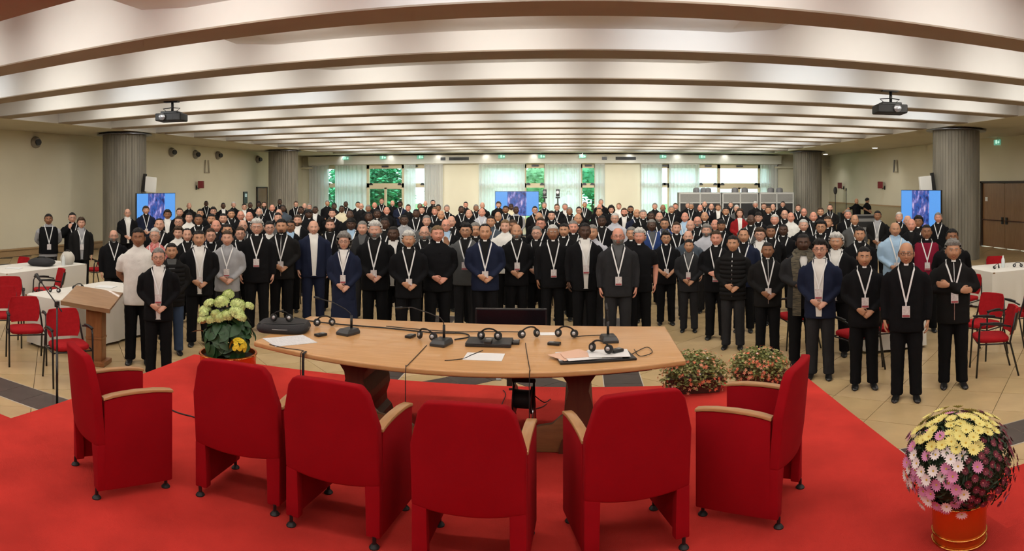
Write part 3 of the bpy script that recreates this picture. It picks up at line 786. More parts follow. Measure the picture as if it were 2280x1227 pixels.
# ball of mixed chrysanthemums on the right of the stage
cx, cy = ground(2136, 1196, ST)
t = thing('potted_chrysanthemums', 'brass pot of yellow, pink, white and dark red chrysanthemums on the carpet', 'potted plant', (cx, cy, ST))
pot(t, 0.150, 0.158, 0.235, ((0.006, 0.006), (0.055, 0.004), (0.225, 0.004)))
MB().lathe([(0.01, 0.19), (0.147, 0.19)], 24, cap=False).build('soil', m_soil, t)
dk = {'y': daisy(m_py, m_eyeY, 0.038, 15, 'flower', 0.3), 'p': daisy(m_pink, m_eyeY, 0.036, 15, 'flower', 0.3), 'w': daisy(m_wp, m_eyeY, 0.036, 13, 'flower', 0.3), 'd': daisy(m_dr, m_peachp, 0.024, 12, 'flower', 0.3)}
CC = Vector((0, 0, 0.435)); RX, RZ = 0.315, 0.265
to_cam = Vector((-cx, -cy, 0)).normalized(); right = Vector((to_cam.y*-1, to_cam.x, 0)); right = Vector((math.cos(math.atan2(cx, cy)), -math.sin(math.atan2(cx, cy)), 0))
nfl = 0
for k in range(330):
    v = 1-(k+0.5)/330*1.62; a = k*2.39996; c = math.sqrt(1-v*v)
    n = Vector((c*math.cos(a), c*math.sin(a), v)); h_ = n.dot(right); f_ = n.dot(to_cam)
    if v > 0.58 and not (h_ > 0.45 and v < 0.72): kind = 'y' if rng.random() < 0.93 else 'p'
    elif h_ > 0.08: kind = 'd' if rng.random() < 0.93 else 'p'
    else: kind = 'p' if rng.random() < 0.62 else 'w'
    if kind != 'd' and kind != 'y' and rng.random() < 0.30: continue
    if nfl >= 290: break
    nfl += 1
    rr = 1+rng.uniform(-0.10, 0.09)
    o = obj('flower', dk[kind], t, CC+Vector((RX*n.x*rr, RX*n.y*rr, RZ*n.z*rr))); aim(o, n+Vector((0, 0, 0.15)), rng)
mb = MB()
for k in range(2600):
    a, v = rng.uniform(0, 2*PI), rng.uniform(-0.75, 1); c = math.sqrt(1-v*v); rr = rng.uniform(0.80, 0.985)
    n = Vector((c*math.cos(a), c*math.sin(a), v)); p = CC+Vector((RX*n.x*rr, RX*n.y*rr, RZ*n.z*rr))
    R = (n+Vector((rng.uniform(-.7, .7), rng.uniform(-.7, .7), rng.uniform(-.7, .7)))).to_track_quat('Z', 'Y').to_matrix() @ Matrix.Rotation(rng.uniform(0, 6), 3, 'Z'); s = rng.uniform(0.014, 0.026)
    mb.add([p+R @ Vector(q)*s for q in ((-1, 0, 0), (0, -0.35, 0.1), (1, 0, 0), (0, 0.35, 0.1))], [(0, 1, 2, 3)])
mb.ell(CC, (RX*0.80, RX*0.80, RZ*0.80), 20, 12)
o = mb.build('foliage', m_dleaf, t, fix=False); o['kind'] = 'stuff'
# two planter boxes of begonias
bd = [daisy(m_coral, m_eyeY, 0.021, 5, 'flower', 0.3), daisy(m_salmon, m_eyeY, 0.021, 5, 'flower', 0.3), daisy(m_wp, m_salmon, 0.013, 5, 'flower', 0.3)]
def planter(px, r, rz, L, hh, seed, lab):
    x, y = polar(px, r); rng = random.Random(seed)
    t = thing('flower_planter', lab, 'planter', (x, y, ST), rz, 'planters of red begonias')
    MB().loft([[(a*w, b*d, z) for a, b in ((-1, -1), (1, -1), (1, 1), (-1, 1))] for w, d, z in ((L*0.36, 0.075, 0), (L*0.40, 0.09, 0.14), (L*0.42, 0.10, 0.15))]).build('planter_box', M('planter_brown', (0.07, 0.025, 0.018), 0.5), t, bevel=0.004)
    mb = MB()
    for k in range(2400):
        a, v = rng.uniform(0, 2*PI), rng.uniform(-0.45, 1); c = math.sqrt(1-v*v); rr = rng.uniform(0.5, 1.0)
        p = Vector((L*0.52*rr*c*math.cos(a), 0.19*rr*c*math.sin(a), 0.16+hh*rr*v))
        R = Vector((rng.uniform(-1, 1), rng.uniform(-1, 1), rng.uniform(0.1, 1))).to_track_quat('Z', 'Y').to_matrix(); s = rng.uniform(0.012, 0.024)
        mb.add([p+R @ Vector(q)*s for q in ((-1, 0, 0), (0, -0.55, 0.1), (1, 0, 0), (0, 0.55, 0.1))], [(0, 1, 2, 3)])
    f = mb.build('foliage', m_bleaf, t, fix=False); f['kind'] = 'stuff'
    for k in range(210):
        a, v = rng.uniform(0, 2*PI), rng.uniform(-0.5, 0.97); c = math.sqrt(1-v*v)
        n = Vector((c*math.cos(a), c*math.sin(a), v)); rr = rng.uniform(0.90, 1.06)
        o = obj('flower', bd[0 if rng.random() < (0.62 if v < 0.5 else 0.3) else (1 if rng.random() < 0.75 else 2)], t, Vector((L*0.52*rr*n.x, 0.19*rr*n.y, 0.16+hh*rr*n.z))); aim(o, n+Vector((0, 0, 0.3)), rng)
planter(1546, 6.50, 0.0, 0.66, 0.25, 11, 'planter of coral begonias at the right end of the table')
planter(1690, 6.75, -0.1, 0.62, 0.22, 12, 'planter of coral begonias behind the right-end armchair')
# ================================================================== PEOPLE
SKIN = {'p': (0.56, 0.30, 0.21), 't': (0.46, 0.235, 0.135), 'm': (0.26, 0.118, 0.062), 'n': (0.070, 0.033, 0.020), 'r': (0.58, 0.26, 0.18)}
m_skin = {k: M('skin_'+n, SKIN[k], 0.5, var=0.06, vscale=14, spec=0.35) for k, n in (('p', 'fair'), ('t', 'tan'), ('m', 'brown'), ('n', 'deep_brown'), ('r', 'ruddy'))}
m_lip = {k: M('lips_'+k, tuple(c*f for c, f in zip(SKIN[k], (0.72, 0.45, 0.45))), 0.45) for k in SKIN}
m_eye = M('eye_white', (0.62, 0.58, 0.54), 0.25)
m_iris = M('dark_eye', (0.012, 0.009, 0.007), 0.3)
HAIRC = {'black': (0.008, 0.007, 0.007), 'brown': (0.050, 0.028, 0.015), 'grey': (0.20, 0.19, 0.175), 'white': (0.52, 0.51, 0.48), 'fair': (0.17, 0.105, 0.05)}
m_hair = {k: M('hair_'+k, c, 0.6, var=0.35, vscale=60, bump=0.6, bscale=160, spec=0.3) for k, c in HAIRC.items()}
def fab(n, c, **k): return M('fabric_'+n, c, 0.85, var=0.08, vscale=9, bump=0.12, bscale=90, spec=0.1, **k)
FB = {'black': (0.0065, 0.0065, 0.0075), 'black2': (0.0105, 0.010, 0.010), 'charcoal': (0.022, 0.022, 0.024), 'navy': (0.012, 0.016, 0.036), 'grey': (0.085, 0.087, 0.088),
      'white': (0.66, 0.64, 0.60), 'cream': (0.60, 0.54, 0.38), 'lightgrey': (0.30, 0.30, 0.31), 'lightblue': (0.33, 0.47, 0.62), 'blue': (0.025, 0.05, 0.16), 'checkgrey': (0.42, 0.42, 0.46),
      'wine': (0.19, 0.010, 0.028), 'red': (0.24, 0.012, 0.014), 'floral': (0.42, 0.05, 0.045), 'jeans': (0.035, 0.055, 0.10), 'greyblue': (0.06, 0.075, 0.095), 'scarf': (0.055, 0.045, 0.032), 'khaki': (0.30, 0.27, 0.20)}
m_fab = {k: fab(k, c) for k, c in FB.items()}
m_fab['floral'] = M('fabric_floral_print', (0.42, 0.03, 0.04), 0.85, col2=(0.62, 0.32, 0.28), vscale=28)
m_fab['scarf'] = M('fabric_scarf_check', (0.020, 0.018, 0.014), 0.9, col2=(0.13, 0.11, 0.07), vscale=14, stretch=(1, 1, 5))
m_shoe = M('black_leather', (0.008, 0.008, 0.008), 0.28)
m_lany = M('white_lanyard', (0.70, 0.70, 0.69), 0.7)
m_badge = M('badge_card', (0.66, 0.64, 0.62), 0.4, col2=(0.50, 0.42, 0.42), vscale=45)
m_badge2 = M('badge_print', (0.32, 0.06, 0.07), 0.5)
m_collar = M('white_collar', (0.75, 0.74, 0.72), 0.6)
m_spec = M('spectacle_frame', (0.02, 0.015, 0.012), 0.3)

TOR = [(0.76, .205, .142, 0), (0.90, .200, .144, -.004), (1.02, .193, .142, -.010), (1.12, .193, .142, -.010), (1.25, .200, .140, -.004), (1.36, .202, .128, .005), (1.42, .188, .112, .010), (1.465, .140, .090, .015), (1.50, .086, .072, .018), (1.535, .064, .064, .020)]
def tor_ring(z):
    for i in range(len(TOR)-1):
        a, b = TOR[i], TOR[i+1]
        if z <= b[0] or i == len(TOR)-2:
            t = max(0, min(1, (z-a[0])/(b[0]-a[0])))
            return [a[j]+(b[j]-a[j])*t for j in (1, 2, 3)]
def S(a, z, off=0.0):
    hx, hy, yo = tor_ring(z)
    c, s = math.cos(a), math.sin(a); e = 0.88
    sg = lambda v: math.copysign(abs(v)**e, v)
    n = Vector((s/hx, -c/hy, 0)).normalized()
    return Vector((hx*sg(s), yo-hy*sg(c), z))+n*off
# ---------------- head (front = -Y)
HC = 1.75-0.128
def g2(x, s): return math.exp(-(x/s)**2)
def head_pt(u, v, off=0.0):
    d = Vector((math.sin(v)*math.sin(u), -math.sin(v)*math.cos(u), math.cos(v)))
    x, y, z = 0.083*d.x, 0.101*d.y, 0.128*d.z
    if z > 0: k = (1-d.z*d.z+1e-9)**-0.13; x *= k; y *= k
    if z < 0:
        t = -z/0.128
        x *= 1-0.27*t**1.9
        y *= (1-0.50*t**1.1) if y > 0 else (1-0.10*t*t)
    elif y > 0: y *= 1.04
    if d.y < 0:
        w = min(1, -d.y*1.6)
        zz = z
        nb = 0 if zz > 0.035 or zz < -0.046 else ((0.035-zz)/0.065 if zz > -0.030 else (zz+0.046)/0.016)
        p = 0.026*g2(x, 0.0125+0.005*max(0, min(1, (0.0-zz)/0.03)))*nb
        p += 0.006*g2(zz-0.036, 0.012)*g2(x, 0.055)
        p -= 0.011*(g2(x-0.032, 0.017)+g2(x+0.032, 0.017))*g2(zz-0.012, 0.013)
        p += 0.005*(g2(x-0.042, 0.02)+g2(x+0.042, 0.02))*g2(zz+0.030, 0.02)
        p += 0.008*g2(x, 0.024)*(g2(zz+0.058, 0.006)+g2(zz+0.072, 0.007))-0.003*g2(x, 0.026)*g2(zz+0.065, 0.003)
        p += 0.009*g2(x, 0.025)*g2(zz+0.105, 0.018)
        y -= p*w
    return Vector((x, y, z))+d*off
NU, NV = 56, 46
def us(i): s = -1+2*i/NU; return PI*math.copysign(abs(s)**1.35, s)
def vs_(j): return PI*(0.02+0.96*j/NV)
HEAD = [[head_pt(us(i), vs_(j)) for i in range(NU)] for j in range(NV+1)]
def head_mb():
    mb = MB(); n = NU
    vs = [p for r in HEAD for p in r]; fs = []; ms = []
    for j in range(NV):
        for i in range(n):
            k = (i+1) % n
            fs.append((j*n+i, j*n+k, (j+1)*n+k, (j+1)*n+i))
            c = (HEAD[j][i]+HEAD[j+1][k])/2
            mouth = c.y < 0 and abs(c.x) < 0.029 and abs(c.z+0.066-0.32*abs(c.x)) < 0.0100*(1-(c.x/0.036)**2)
            brow = c.y < 0 and 0.014 < abs(c.x) < 0.050 and abs(c.z-0.036+0.14*abs(abs(c.x)-0.030)) < 0.0040
            ms.append(6 if mouth else (7 if brow else 0))
    fs.append(tuple(range(n-1, -1, -1))); fs.append(tuple(range(NV*n, (NV+1)*n))); ms += [0, 0]
    mb.v = [tuple(p) for p in vs]; mb.f = fs; mb.m = ms
    for s in (-1, 1):
        R = Matrix.Rotation(s*0.35, 3, 'Z')
        mb.ell((s*0.087, 0.008, -0.004), (0.010, 0.019, 0.032), 10, 8, 0, R)
        yy = head_pt(s*0.33, PI/2-0.095).y
        mb.ell((s*0.0315, yy+0.0035, 0.011), (0.0120, 0.0085, 0.0050), 10, 8, 4)
        mb.ell((s*0.0315, yy-0.0035, 0.0112), (0.0050, 0.0035, 0.0046), 8, 6, 5)
    mb.tube([(0, 0.022, -0.055), (0, 0.018, -0.11), (0, 0.020, -0.165)], [0.054, 0.055, 0.062], 16)
    return mb
def shell(mask, thick, sd=0, drop=None):
    """hair or beard: the part of the head grid inside the mask, lifted off the skin"""
    W = [[mask(HEAD[j][i]) for i in range(NU)] for j in range(NV+1)]
    mb = MB(); idx = {}; vs = []
    keep = [(j, i) for j in range(NV) for i in range(NU) if sum(W[a][b % NU] > 0 for a, b in ((j, i), (j, i+1), (j+1, i), (j+1, i+1))) >= 3]
    def vid(j, i):
        i %= NU
        if (j, i) not in idx:
            p = HEAD[j][i]; w = max(0.0, min(1.0, W[j][i]))
            nz = noise.noise(Vector((p.x*34+sd, p.y*34, p.z*34)))
            off = 0.0015+thick*w*(1+0.55*nz)
            q = head_pt(us(i), vs_(j), off)
            if drop: q = drop(q, w)
            idx[(j, i)] = len(vs); vs.append(q)
        return idx[(j, i)]
    fs = [(vid(j, i), vid(j, i+1), vid(j+1, i+1), vid(j+1, i)) for j, i in keep]
    # close the crown
    if all(W[0][i] > 0 for i in range(NU)): fs.append(tuple(vid(0, i) for i in range(NU-1, -1, -1)))
    mb.add(vs, fs); return mb
def sm(a, b, x): t = max(0, min(1, (x-a)/(b-a))); return t*t*(3-2*t)
def hairline(front, side=-0.012, back=-0.075):
    def f(p):
        t = (p.y+0.10)/0.2                      # 0 front .. 1 back
        if t < 0.34: lim = front+(abs(p.x) < 0.045)*0.0-0.010*(abs(p.x)/0.078)
        elif t < 0.50: lim = front+(side-front)*((t-0.34)/0.16)
        else: lim = side+(back-side)*sm(0.5, 0.75, t)
        return (p.z-lim)/0.022
    return f
def fringe(p):
    t = (p.y+0.10)/0.2
    if t < 0.36: return -1
    top = 0.050+0.03*sm(0.6, 1, t); lim = -0.012 if t < 0.52 else -0.012-0.063*sm(0.5, 0.75, t)
    return min((p.z-lim)/0.02, (top-p.z)/0.03)
HS = {'short': shell(hairline(0.082), 0.012, 1), 'thick': shell(hairline(0.072, -0.03, -0.085), 0.024, 2), 'buzz': shell(hairline(0.085), 0.005, 3),
      'receding': shell(hairline(0.108), 0.010, 4), 'fringe': shell(fringe, 0.010, 5),
      'bob': shell(hairline(0.070, -0.09, -0.125), 0.036, 6, lambda q, w: Vector((q.x*1.06, q.y*1.05, q.z-0.03*max(0, -q.z)/0.1))),
      'long': shell(hairline(0.075, -0.10, -0.127), 0.026, 7, lambda q, w: Vector((q.x*1.08, q.y*1.0+0.01, q.z-1.2*max(0, -q.z-0.03)))),
      'cap': shell(hairline(0.055, 0.03, -0.01), 0.016, 8),
      'beard': shell(lambda p: -1 if p.y > 0.0 or (abs(p.x) < 0.024 and abs(p.z+0.066) < 0.010) else min((-0.028-0.55*max(0, 0.045-abs(p.x))*(abs(p.x) < 0.045)*0.9-p.z+0.0)/0.012, (0.0-p.y)/0.02), 0.010, 9),
      'goatee': shell(lambda p: -1 if p.y > -0.05 or (abs(p.x) < 0.022 and abs(p.z+0.066) < 0.009) else min((0.030-abs(p.x))/0.008, (-0.048-p.z)/0.006), 0.006, 10),
      'moustache': shell(lambda p: -1 if p.y > -0.06 else min((0.028-abs(p.x))/0.008, (0.007-abs(p.z+0.051))/0.004), 0.005, 11)}
HSM = {}
for k, mb in HS.items():
    o = MB(); o.join(mb, Matrix.Translation((0, 0, HC))); HSM[k] = o.mesh({'cap': 'cap', 'beard': 'beard', 'goatee': 'beard', 'moustache': 'moustache'}.get(k, 'hair'), m_hair['black'], smooth=True, fix=False)
# ---------------- bodies
WORK = bpy.data.scenes.new('workshop')          # an empty scene of its own keeps the remeshing quick
def remesh(mb, voxel, target, wrinkle=0.0, it=5):
    me = mb.mesh('tmp', m_iris)
    o = bpy.data.objects.new('tmp', me); WORK.collection.objects.link(o)
    vl = WORK.view_layers[0]; vl.update()
    a = o.modifiers.new('r', 'REMESH'); a.mode = 'VOXEL'; a.voxel_size = voxel
    b = o.modifiers.new('s', 'SMOOTH'); b.iterations = it; b.factor = 0.5
    vl.update(); dg = vl.depsgraph
    m2 = bpy.data.meshes.new_from_object(o.evaluated_get(dg))
    if wrinkle:
        N = [v.normal.copy() for v in m2.vertices]
        for v, nn in zip(m2.vertices, N):
            n = noise.noise(Vector((v.co.x*7, v.co.y*7, v.co.z*16)))+0.6*noise.noise(Vector((v.co.x*17+3, v.co.y*17, v.co.z*30)))
            v.co += nn*n*wrinkle
    o.modifiers.clear(); o.data = m2
    d = o.modifiers.new('d', 'DECIMATE'); d.ratio = min(1.0, target/max(1, 2*len(m2.polygons)))
    vl.update(); dg = vl.depsgraph
    m3 = bpy.data.meshes.new_from_object(o.evaluated_get(dg))
    out = MB(); out.v = [tuple(v.co) for v in m3.vertices]; out.f = [tuple(p.vertices) for p in m3.polygons]; out.m = [0]*len(out.f)
    bpy.data.objects.remove(o); bpy.data.meshes.remove(m3); bpy.data.meshes.remove(m2); bpy.data.meshes.remove(me)
    return out
def hand(curl, s):
    """right/left hand: wrist at the origin, fingers along -Z, palm towards -Y, thumb on side s"""
    mb = MB()
    mb.loft([[(0.032*w*math.cos(2*PI*j/12), 0.014*d*math.sin(2*PI*j/12), -z) for j in range(12)] for z, w, d in ((-0.03, 0.8, 1.7), (0.0, 0.82, 1.5), (0.03, 1.15, 1.1), (0.075, 1.3, 0.95), (0.092, 1.2, 0.8))])
    for i, (x, L) in enumerate(((-0.031, 0.062), (-0.0105, 0.078), (0.0105, 0.084), (0.031, 0.074))):
        p = [Vector((x*0.9, 0, -0.075))]; a = 0.0
        for q in range(4):
            a += curl*(0.5 if q == 0 else 1.0)
            p.append(p[-1]+Vector((x*0.06, -math.sin(a), -math.cos(a)))*L*(0.40, 0.30, 0.22, 0.12)[q])
        mb.tube(p, [0.0102, 0.0098, 0.0092, 0.0084, 0.006], 8)
    mb.tube([(s*0.024, -0.004, -0.02), (s*0.046, -0.014, -0.045), (s*0.048, -0.022-0.01*curl, -0.072), (s*0.042, -0.030-0.01*curl, -0.092)], [0.014, 0.0125, 0.0105, 0.008], 8)
    return remesh(mb, 0.0045, 900, it=2)
HAND = {(c, s): hand(c, s) for c in (0.35, 0.9) for s in (-1, 1)}
def orient(pos, d, palm):
    z = -Vector(d).normalized(); y = -(Vector(palm)-Vector(palm).dot(z)*z).normalized(); x = y.cross(z)
    return Matrix.Translation(pos) @ Matrix((x, y, z)).transposed().to_4x4()
SH = (0.176, 0.012, 1.388)
# per pose: for the arm on side s -> elbow, wrist, finger direction, palm direction, curl
POSE = {
 'A': lambda s: ((s*0.250, 0.034, 1.140), (s*0.085, -0.165, 0.985-0.012*s), (-s*0.80, -0.20, -0.45), (0.0, 0.75, -0.4 if s > 0 else 0.2), 0.9),
 'C': lambda s: ((s*0.256, 0.024, 1.160), (s*0.085, -0.190, 1.075-0.012*s), (-s*0.9, -0.2, -0.25), (0.0, 0.8, -0.3), 0.9),
 'B': lambda s: ((s*0.252, 0.030, 1.135), (s*0.247, -0.025, 0.885), (-s*0.05, -0.12, -1), (-s*1, 0, 0), 0.35),
 'G': lambda s: ((s*0.262, 0.085, 1.145), (s*0.10, 0.175, 0.97), (-s*0.8, 0.1, -0.4), (0, 1, 0), 0.9),
 'D': lambda s: ((s*0.285, -0.030, 1.165), (-s*0.075, -0.190, 1.205+0.035*s), (-s*1, 0.10, 0.06), (0, 1, 0), 0.35),
 'E': lambda s: ((s*0.252, 0.030, 1.135), (s*0.247, -0.025, 0.885), (-s*0.05, -0.12, -1), (-s*1, 0, 0), 0.35) if s > 0 else ((-0.290, -0.04, 1.17), (-0.285, -0.16, 1.40), (-0.05, -0.1, 1), (0, -1, 0), 0.12),
 'T': lambda s: ((s*0.40, 0.05, 1.30), (s*0.62, -0.02, 1.17), (s*1, -0.1, -0.5), (0, -1, 0), 0.35),
 'P': lambda s: ((s*0.262, 0.030, 1.145), (s*0.085, -0.165, 0.985-0.012*s), (-s*0.80, -0.20, -0.45), (0.0, 0.75, -0.4), 0.9) if s > 0 else ((-0.27, -0.06, 1.17), (-0.09, -0.17, 1.40), (0.25, 0.05, 0.9), (0.5, 0.8, 0), 0.9),
}
HAND[(0.12, -1)] = hand(0.12, -1)
HEADMB = head_mb()
LEGMB = {}
def legs(skirt):
    if skirt in LEGMB: return LEGMB[skirt]
    mb = MB()
    ring = lambda hx, hy, yo, z, n=24: [(hx*math.cos(2*PI*j/n), yo+hy*math.sin(2*PI*j/n), z) for j in range(n)]
    if skirt:
        mb.loft([ring(0.20*a+0.02, 0.15*a+0.01, 0, z) for z, a in ((0.10, 1.15), (0.3, 1.08), (0.6, 1.0), (0.85, 0.88), (1.0, 0.75))])
        out = remesh(mb, 0.014, 1500, 0.006, 2)
    else:
        mb.loft([ring(0.165, 0.118, 0, 0.80), ring(0.17, 0.122, 0, 0.86), ring(0.16, 0.115, 0, 0.98)])
        for s in (-1, 1):
            rings = []
            for z, x, y, r, q in ((0.045, .110, .008, .074, 1.15), (0.10, .108, .012, .071, 1.1), (0.28, .104, .018, .076, 1.0), (0.48, .100, .002, .082, 1.05), (0.66, .096, .0, .092, 1.05), (0.80, .090, .0, .098, 1.05), (0.88, .084, 0, .092, 1.0)):
                rings.append([(s*x+r*math.cos(2*PI*j/16), y+r*q*math.sin(2*PI*j/16), z) for j in range(16)])
            mb.loft(rings)
        out = remesh(mb, 0.0125, 2200, 0.0035, 3)
    LEGMB[skirt] = out
    return out
def shoes():
    mb = MB()
    for s in (-1, 1):
        rings = []
        for y, w, hh in ((0.085, 0.026, 0.05), (0.065, 0.036, 0.075), (0.0, 0.038, 0.085), (-0.06, 0.042, 0.062), (-0.12, 0.046, 0.045), (-0.165, 0.040, 0.035), (-0.195, 0.018, 0.022)):
            rings.append([(s*0.110+s*0.02*max(0, -y)/0.19+w*math.cos(a), y, max(0.0, hh*0.5+hh*0.5*math.sin(a)*1.05)) for a in [2*PI*j/14 for j in range(14)]])
        mb.loft(rings)
    return mb
SHOE = shoes()
BODY = {}
def body(pose, short=False, skirt=False):
    key = (pose, short, skirt)
    if key in BODY: return BODY[key]
    mb = MB()
    n = 28
    mb.loft([[S(2*PI*j/n, z) for j in range(n)] for z, *_ in TOR])
    sk = MB(); hands = MB()
    for s in (-1, 1):
        e, w, fd, pd, cu = POSE[pose](s)
        sh = Vector((s*SH[0], SH[1], SH[2])); e, w = Vector(e), Vector(w)
        up = sh+Vector((s*0.042, 0, -0.052))
        if short:
            mid = up.lerp(e, 0.72)
            mb.tube([sh, up, up.lerp(e, 0.4), mid], [0.058, 0.066, 0.068, 0.068], 14)
            sk.tube([up.lerp(e, 0.55), e.lerp(up, 0.08), e, e.lerp(w, 0.3), w], [0.050, 0.046, 0.043, 0.042, 0.028], 12)
        else:
            mb.tube([sh, up, up.lerp(e, 0.5), e.lerp(up, 0.06), e.lerp(w, 0.08), e.lerp(w, 0.55), w], [0.058, 0.066, 0.062, 0.057, 0.056, 0.050, 0.041], 14)
        hands.join(HAND[(cu, s if pose != 'E' or s > 0 else 1) if cu != 0.12 else (0.12, -1)], orient(w, fd, pd))
    top = remesh(mb, 0.0135, 3600, 0.0042, 3)
    out = MB()
    out.join(top, None, 1); out.join(legs(skirt), None, 2)
    sh2 = MB(); sh2.join(SHOE); out.join(sh2, None, 3)
    if sk.v: out.join(sk, None, 0)
    out.join(hands, None, 0)
    out.join(HEADMB, Matrix.Translation((0, 0, HC)))
    me = out.mesh('body', [m_skin['p'], m_fab['black'], m_fab['black'], m_shoe, m_eye, m_iris, m_lip['p'], m_iris], smooth=65, fix=False)
    BODY[key] = me
    return me
# ---------------- clothing laid over the torso
def patch(fn, z0, z1, nz, na, off):
    rows = []
    for i in range(nz+1):
        z = z0+(z1-z0)*i/nz; a0, a1 = fn(z)
        rows.append([S(a0+(a1-a0)*j/na, z, off) for j in range(na+1)])
    return rows
def strip(pts, w, th):
    """a flat ribbon following points on the chest, as a thin closed band"""
    vs = []; fs = []
    for i, (p, n) in enumerate(pts):
        t = (pts[min(i+1, len(pts)-1)][0]-pts[max(i-1, 0)][0]).normalized(); b = t.cross(n).normalized()
        ww = w[i] if isinstance(w, list) else w
        vs += [p-b*ww/2, p+b*ww/2, p+b*ww/2+n*th, p-b*ww/2+n*th]
    for i in range(len(pts)-1):
        o = i*4
        for a, b in ((0, 1), (1, 2), (2, 3), (3, 0)): fs.append((o+a, o+b, o+4+b, o+4+a))
    k = len(vs)-4
    fs += [(0, 3, 2, 1), (k, k+1, k+2, k+3)]
    return MB().add(vs, fs)
def nrm(a, z): return (S(a, z, 0.01)-S(a, z, 0)).normalized()
def ang(x, z):
    hx = tor_ring(z)[0]
    return math.asin(min(0.86, abs(x)/hx)**(1/0.88))
def vneck(zb, w0, w1):
    f = lambda z: w0+(w1-w0)*(z-zb)/(1.505-zb)
    mb = MB(); mb.loft(patch(lambda z: (-ang(f(z)+0.004, z), ang(f(z)+0.004, z)), zb, 1.512, 14, 8, 0.0075), closed=False)
    return mb.mesh('shirt_front', m_fab['white'], smooth=True)
def lapel(zb, w0, w1, s):
    pts = []; ws = []
    for i in range(13):
        z = zb-0.01+(1.50-zb)*i/12; t = max(0, (z-zb)/(1.505-zb)); wd = 0.016+0.046*math.sin(min(1, t*1.12)*PI*0.86)
        a = s*ang(w0+(w1-w0)*t+wd*0.5, z); pts.append((S(a, z, 0.010), nrm(a, z))); ws.append(wd)
    return strip(pts, ws, 0.006).mesh('lapel', m_fab['black'], smooth=40)
def closed_line(z0, z1, w=0.006):
    return strip([(S(0, z0+(z1-z0)*i/10, 0.008), nrm(0, z0+(z1-z0)*i/10)) for i in range(11)], w, 0.003)
ACC = {'v': vneck(1.18, 0.002, 0.070), 'V': vneck(0.80, 0.030, 0.070)}
for s_ in (-1, 1): ACC['lv%d' % s_] = lapel(1.18, 0.002, 0.066, s_); ACC['lV%d' % s_] = lapel(0.82, 0.026, 0.066, s_)
def ringcollar(z0, z1, r0, r1, a0, a1, n=28, th=0.005):
    mb = MB(); out = []
    for i in range(n+1):
        a = a0+(a1-a0)*i/n
        out.append([(r0*math.sin(a), 0.020-r0*math.cos(a), z0), (r1*math.sin(a), 0.020-r1*math.cos(a), z1), ((r1+th)*math.sin(a), 0.020-(r1+th)*math.cos(a), z1), ((r0+th)*math.sin(a), 0.020-(r0+th)*math.cos(a), z0)])
    return mb.loft(out)
ACC['band'] = ringcollar(1.495, 1.540, 0.071, 0.0655, -PI, PI).mesh('collar', m_collar, smooth=50)
ACC['dark'] = ringcollar(1.490, 1.537, 0.073, 0.0665, -PI, PI).mesh('collar', m_fab['black'], smooth=50)
ACC['tab'] = ringcollar(1.500, 1.534, 0.0795, 0.0735, -0.32, 0.32, 8).mesh('clerical_collar', m_collar, smooth=50)
ACC['points'] = ringcollar(1.478, 1.530, 0.088, 0.070, 0.42, 2*PI-0.42).mesh('collar', m_collar, smooth=50)
def lanyard_mb(zt):
    mb = MB()
    for s in (-1, 1):
        pts = []
        for i in range(12):
            t = i/11; z = 1.50+(zt-1.50)*t; a = s*ang(0.088*(1-t)+0.004, z); pts.append((S(a, z, 0.0165), nrm(a, z)))
        pts.insert(0, (Vector((s*0.083, 0.035, 1.515)), Vector((s*0.3, 0, 1)).normalized()))
        pts.insert(0, (Vector((s*0.035, 0.098, 1.510)), Vector((0, 0.4, 1)).normalized()))
        mb.join(strip(pts, 0.019, 0.002))
    mb.join(strip([(S(0, zt+0.01, 0.018), nrm(0, zt)), (S(0, zt-0.045, 0.022), nrm(0, zt))], 0.016, 0.002))
    return mb
def badge_mb(zt):
    c = S(0, zt-0.105, 0.028)
    return MB().box(c, (0.088, 0.004, 0.125)), MB().box(c+Vector((0, -0.003, -0.046)), (0.080, 0.003, 0.022))
LZ = {'a': 1.19, 'b': 1.11}
for k, z in LZ.items():
    ACC['lan'+k] = lanyard_mb(z).mesh('lanyard', m_lany, smooth=40)
    b, pr = badge_mb(z); ACC['bad'+k] = b.mesh('badge', m_badge); ACC['pri'+k] = pr.mesh('badge_print', m_badge2)
ACC['zip'] = closed_line(0.82, 1.49).mesh('zip', m_steel)
def vest():
    mb = MB(); rows = []
    for i in range(18):
        z = 0.84+(1.46-0.84)*i/17
        rows.append([S(2*PI*j/36, z, 0.016) for j in range(36)])
    return mb.loft(rows, cap=False)
ACC['vest'] = vest().mesh('vest', m_fab['black'], smooth=True, fix=False)
mb = MB()
for zq in range(9):                                     # quilting ridges of a padded jacket
    z = 0.86+zq*0.068; mb.loft([[S(-1.25+2.5*j/20, z+dz, of) for j in range(21)] for dz, of in ((-0.030, 0.004), (-0.015, 0.015), (0.015, 0.015), (0.030, 0.004))], closed=False)
ACC['quilt'] = mb.mesh('quilting', m_fab['black2'], smooth=True)
mb = MB()
for s in (-1, 1):
    pts = [(Vector((s*0.06, 0.09, 1.52)), Vector((0, 0.3, 1)).normalized()), (Vector((s*0.092, 0.02, 1.515)), Vector((s, 0, 1)).normalized())]
    for i in range(16):
        z = 1.48-0.80*i/15; a = s*(0.52-0.18*min(1, i/5)); zz = max(z, 0.80); p = S(a, zz, 0.022); p.z = z; pts.append((p, nrm(a, zz)))
    mb.join(strip(pts, 0.105, 0.016))
mb.join(ringcollar(1.47, 1.535, 0.098, 0.085, -PI, PI, 28, 0.02))
ACC['scarf'] = mb.mesh('scarf', m_fab['scarf'], smooth=40)
mb = MB()
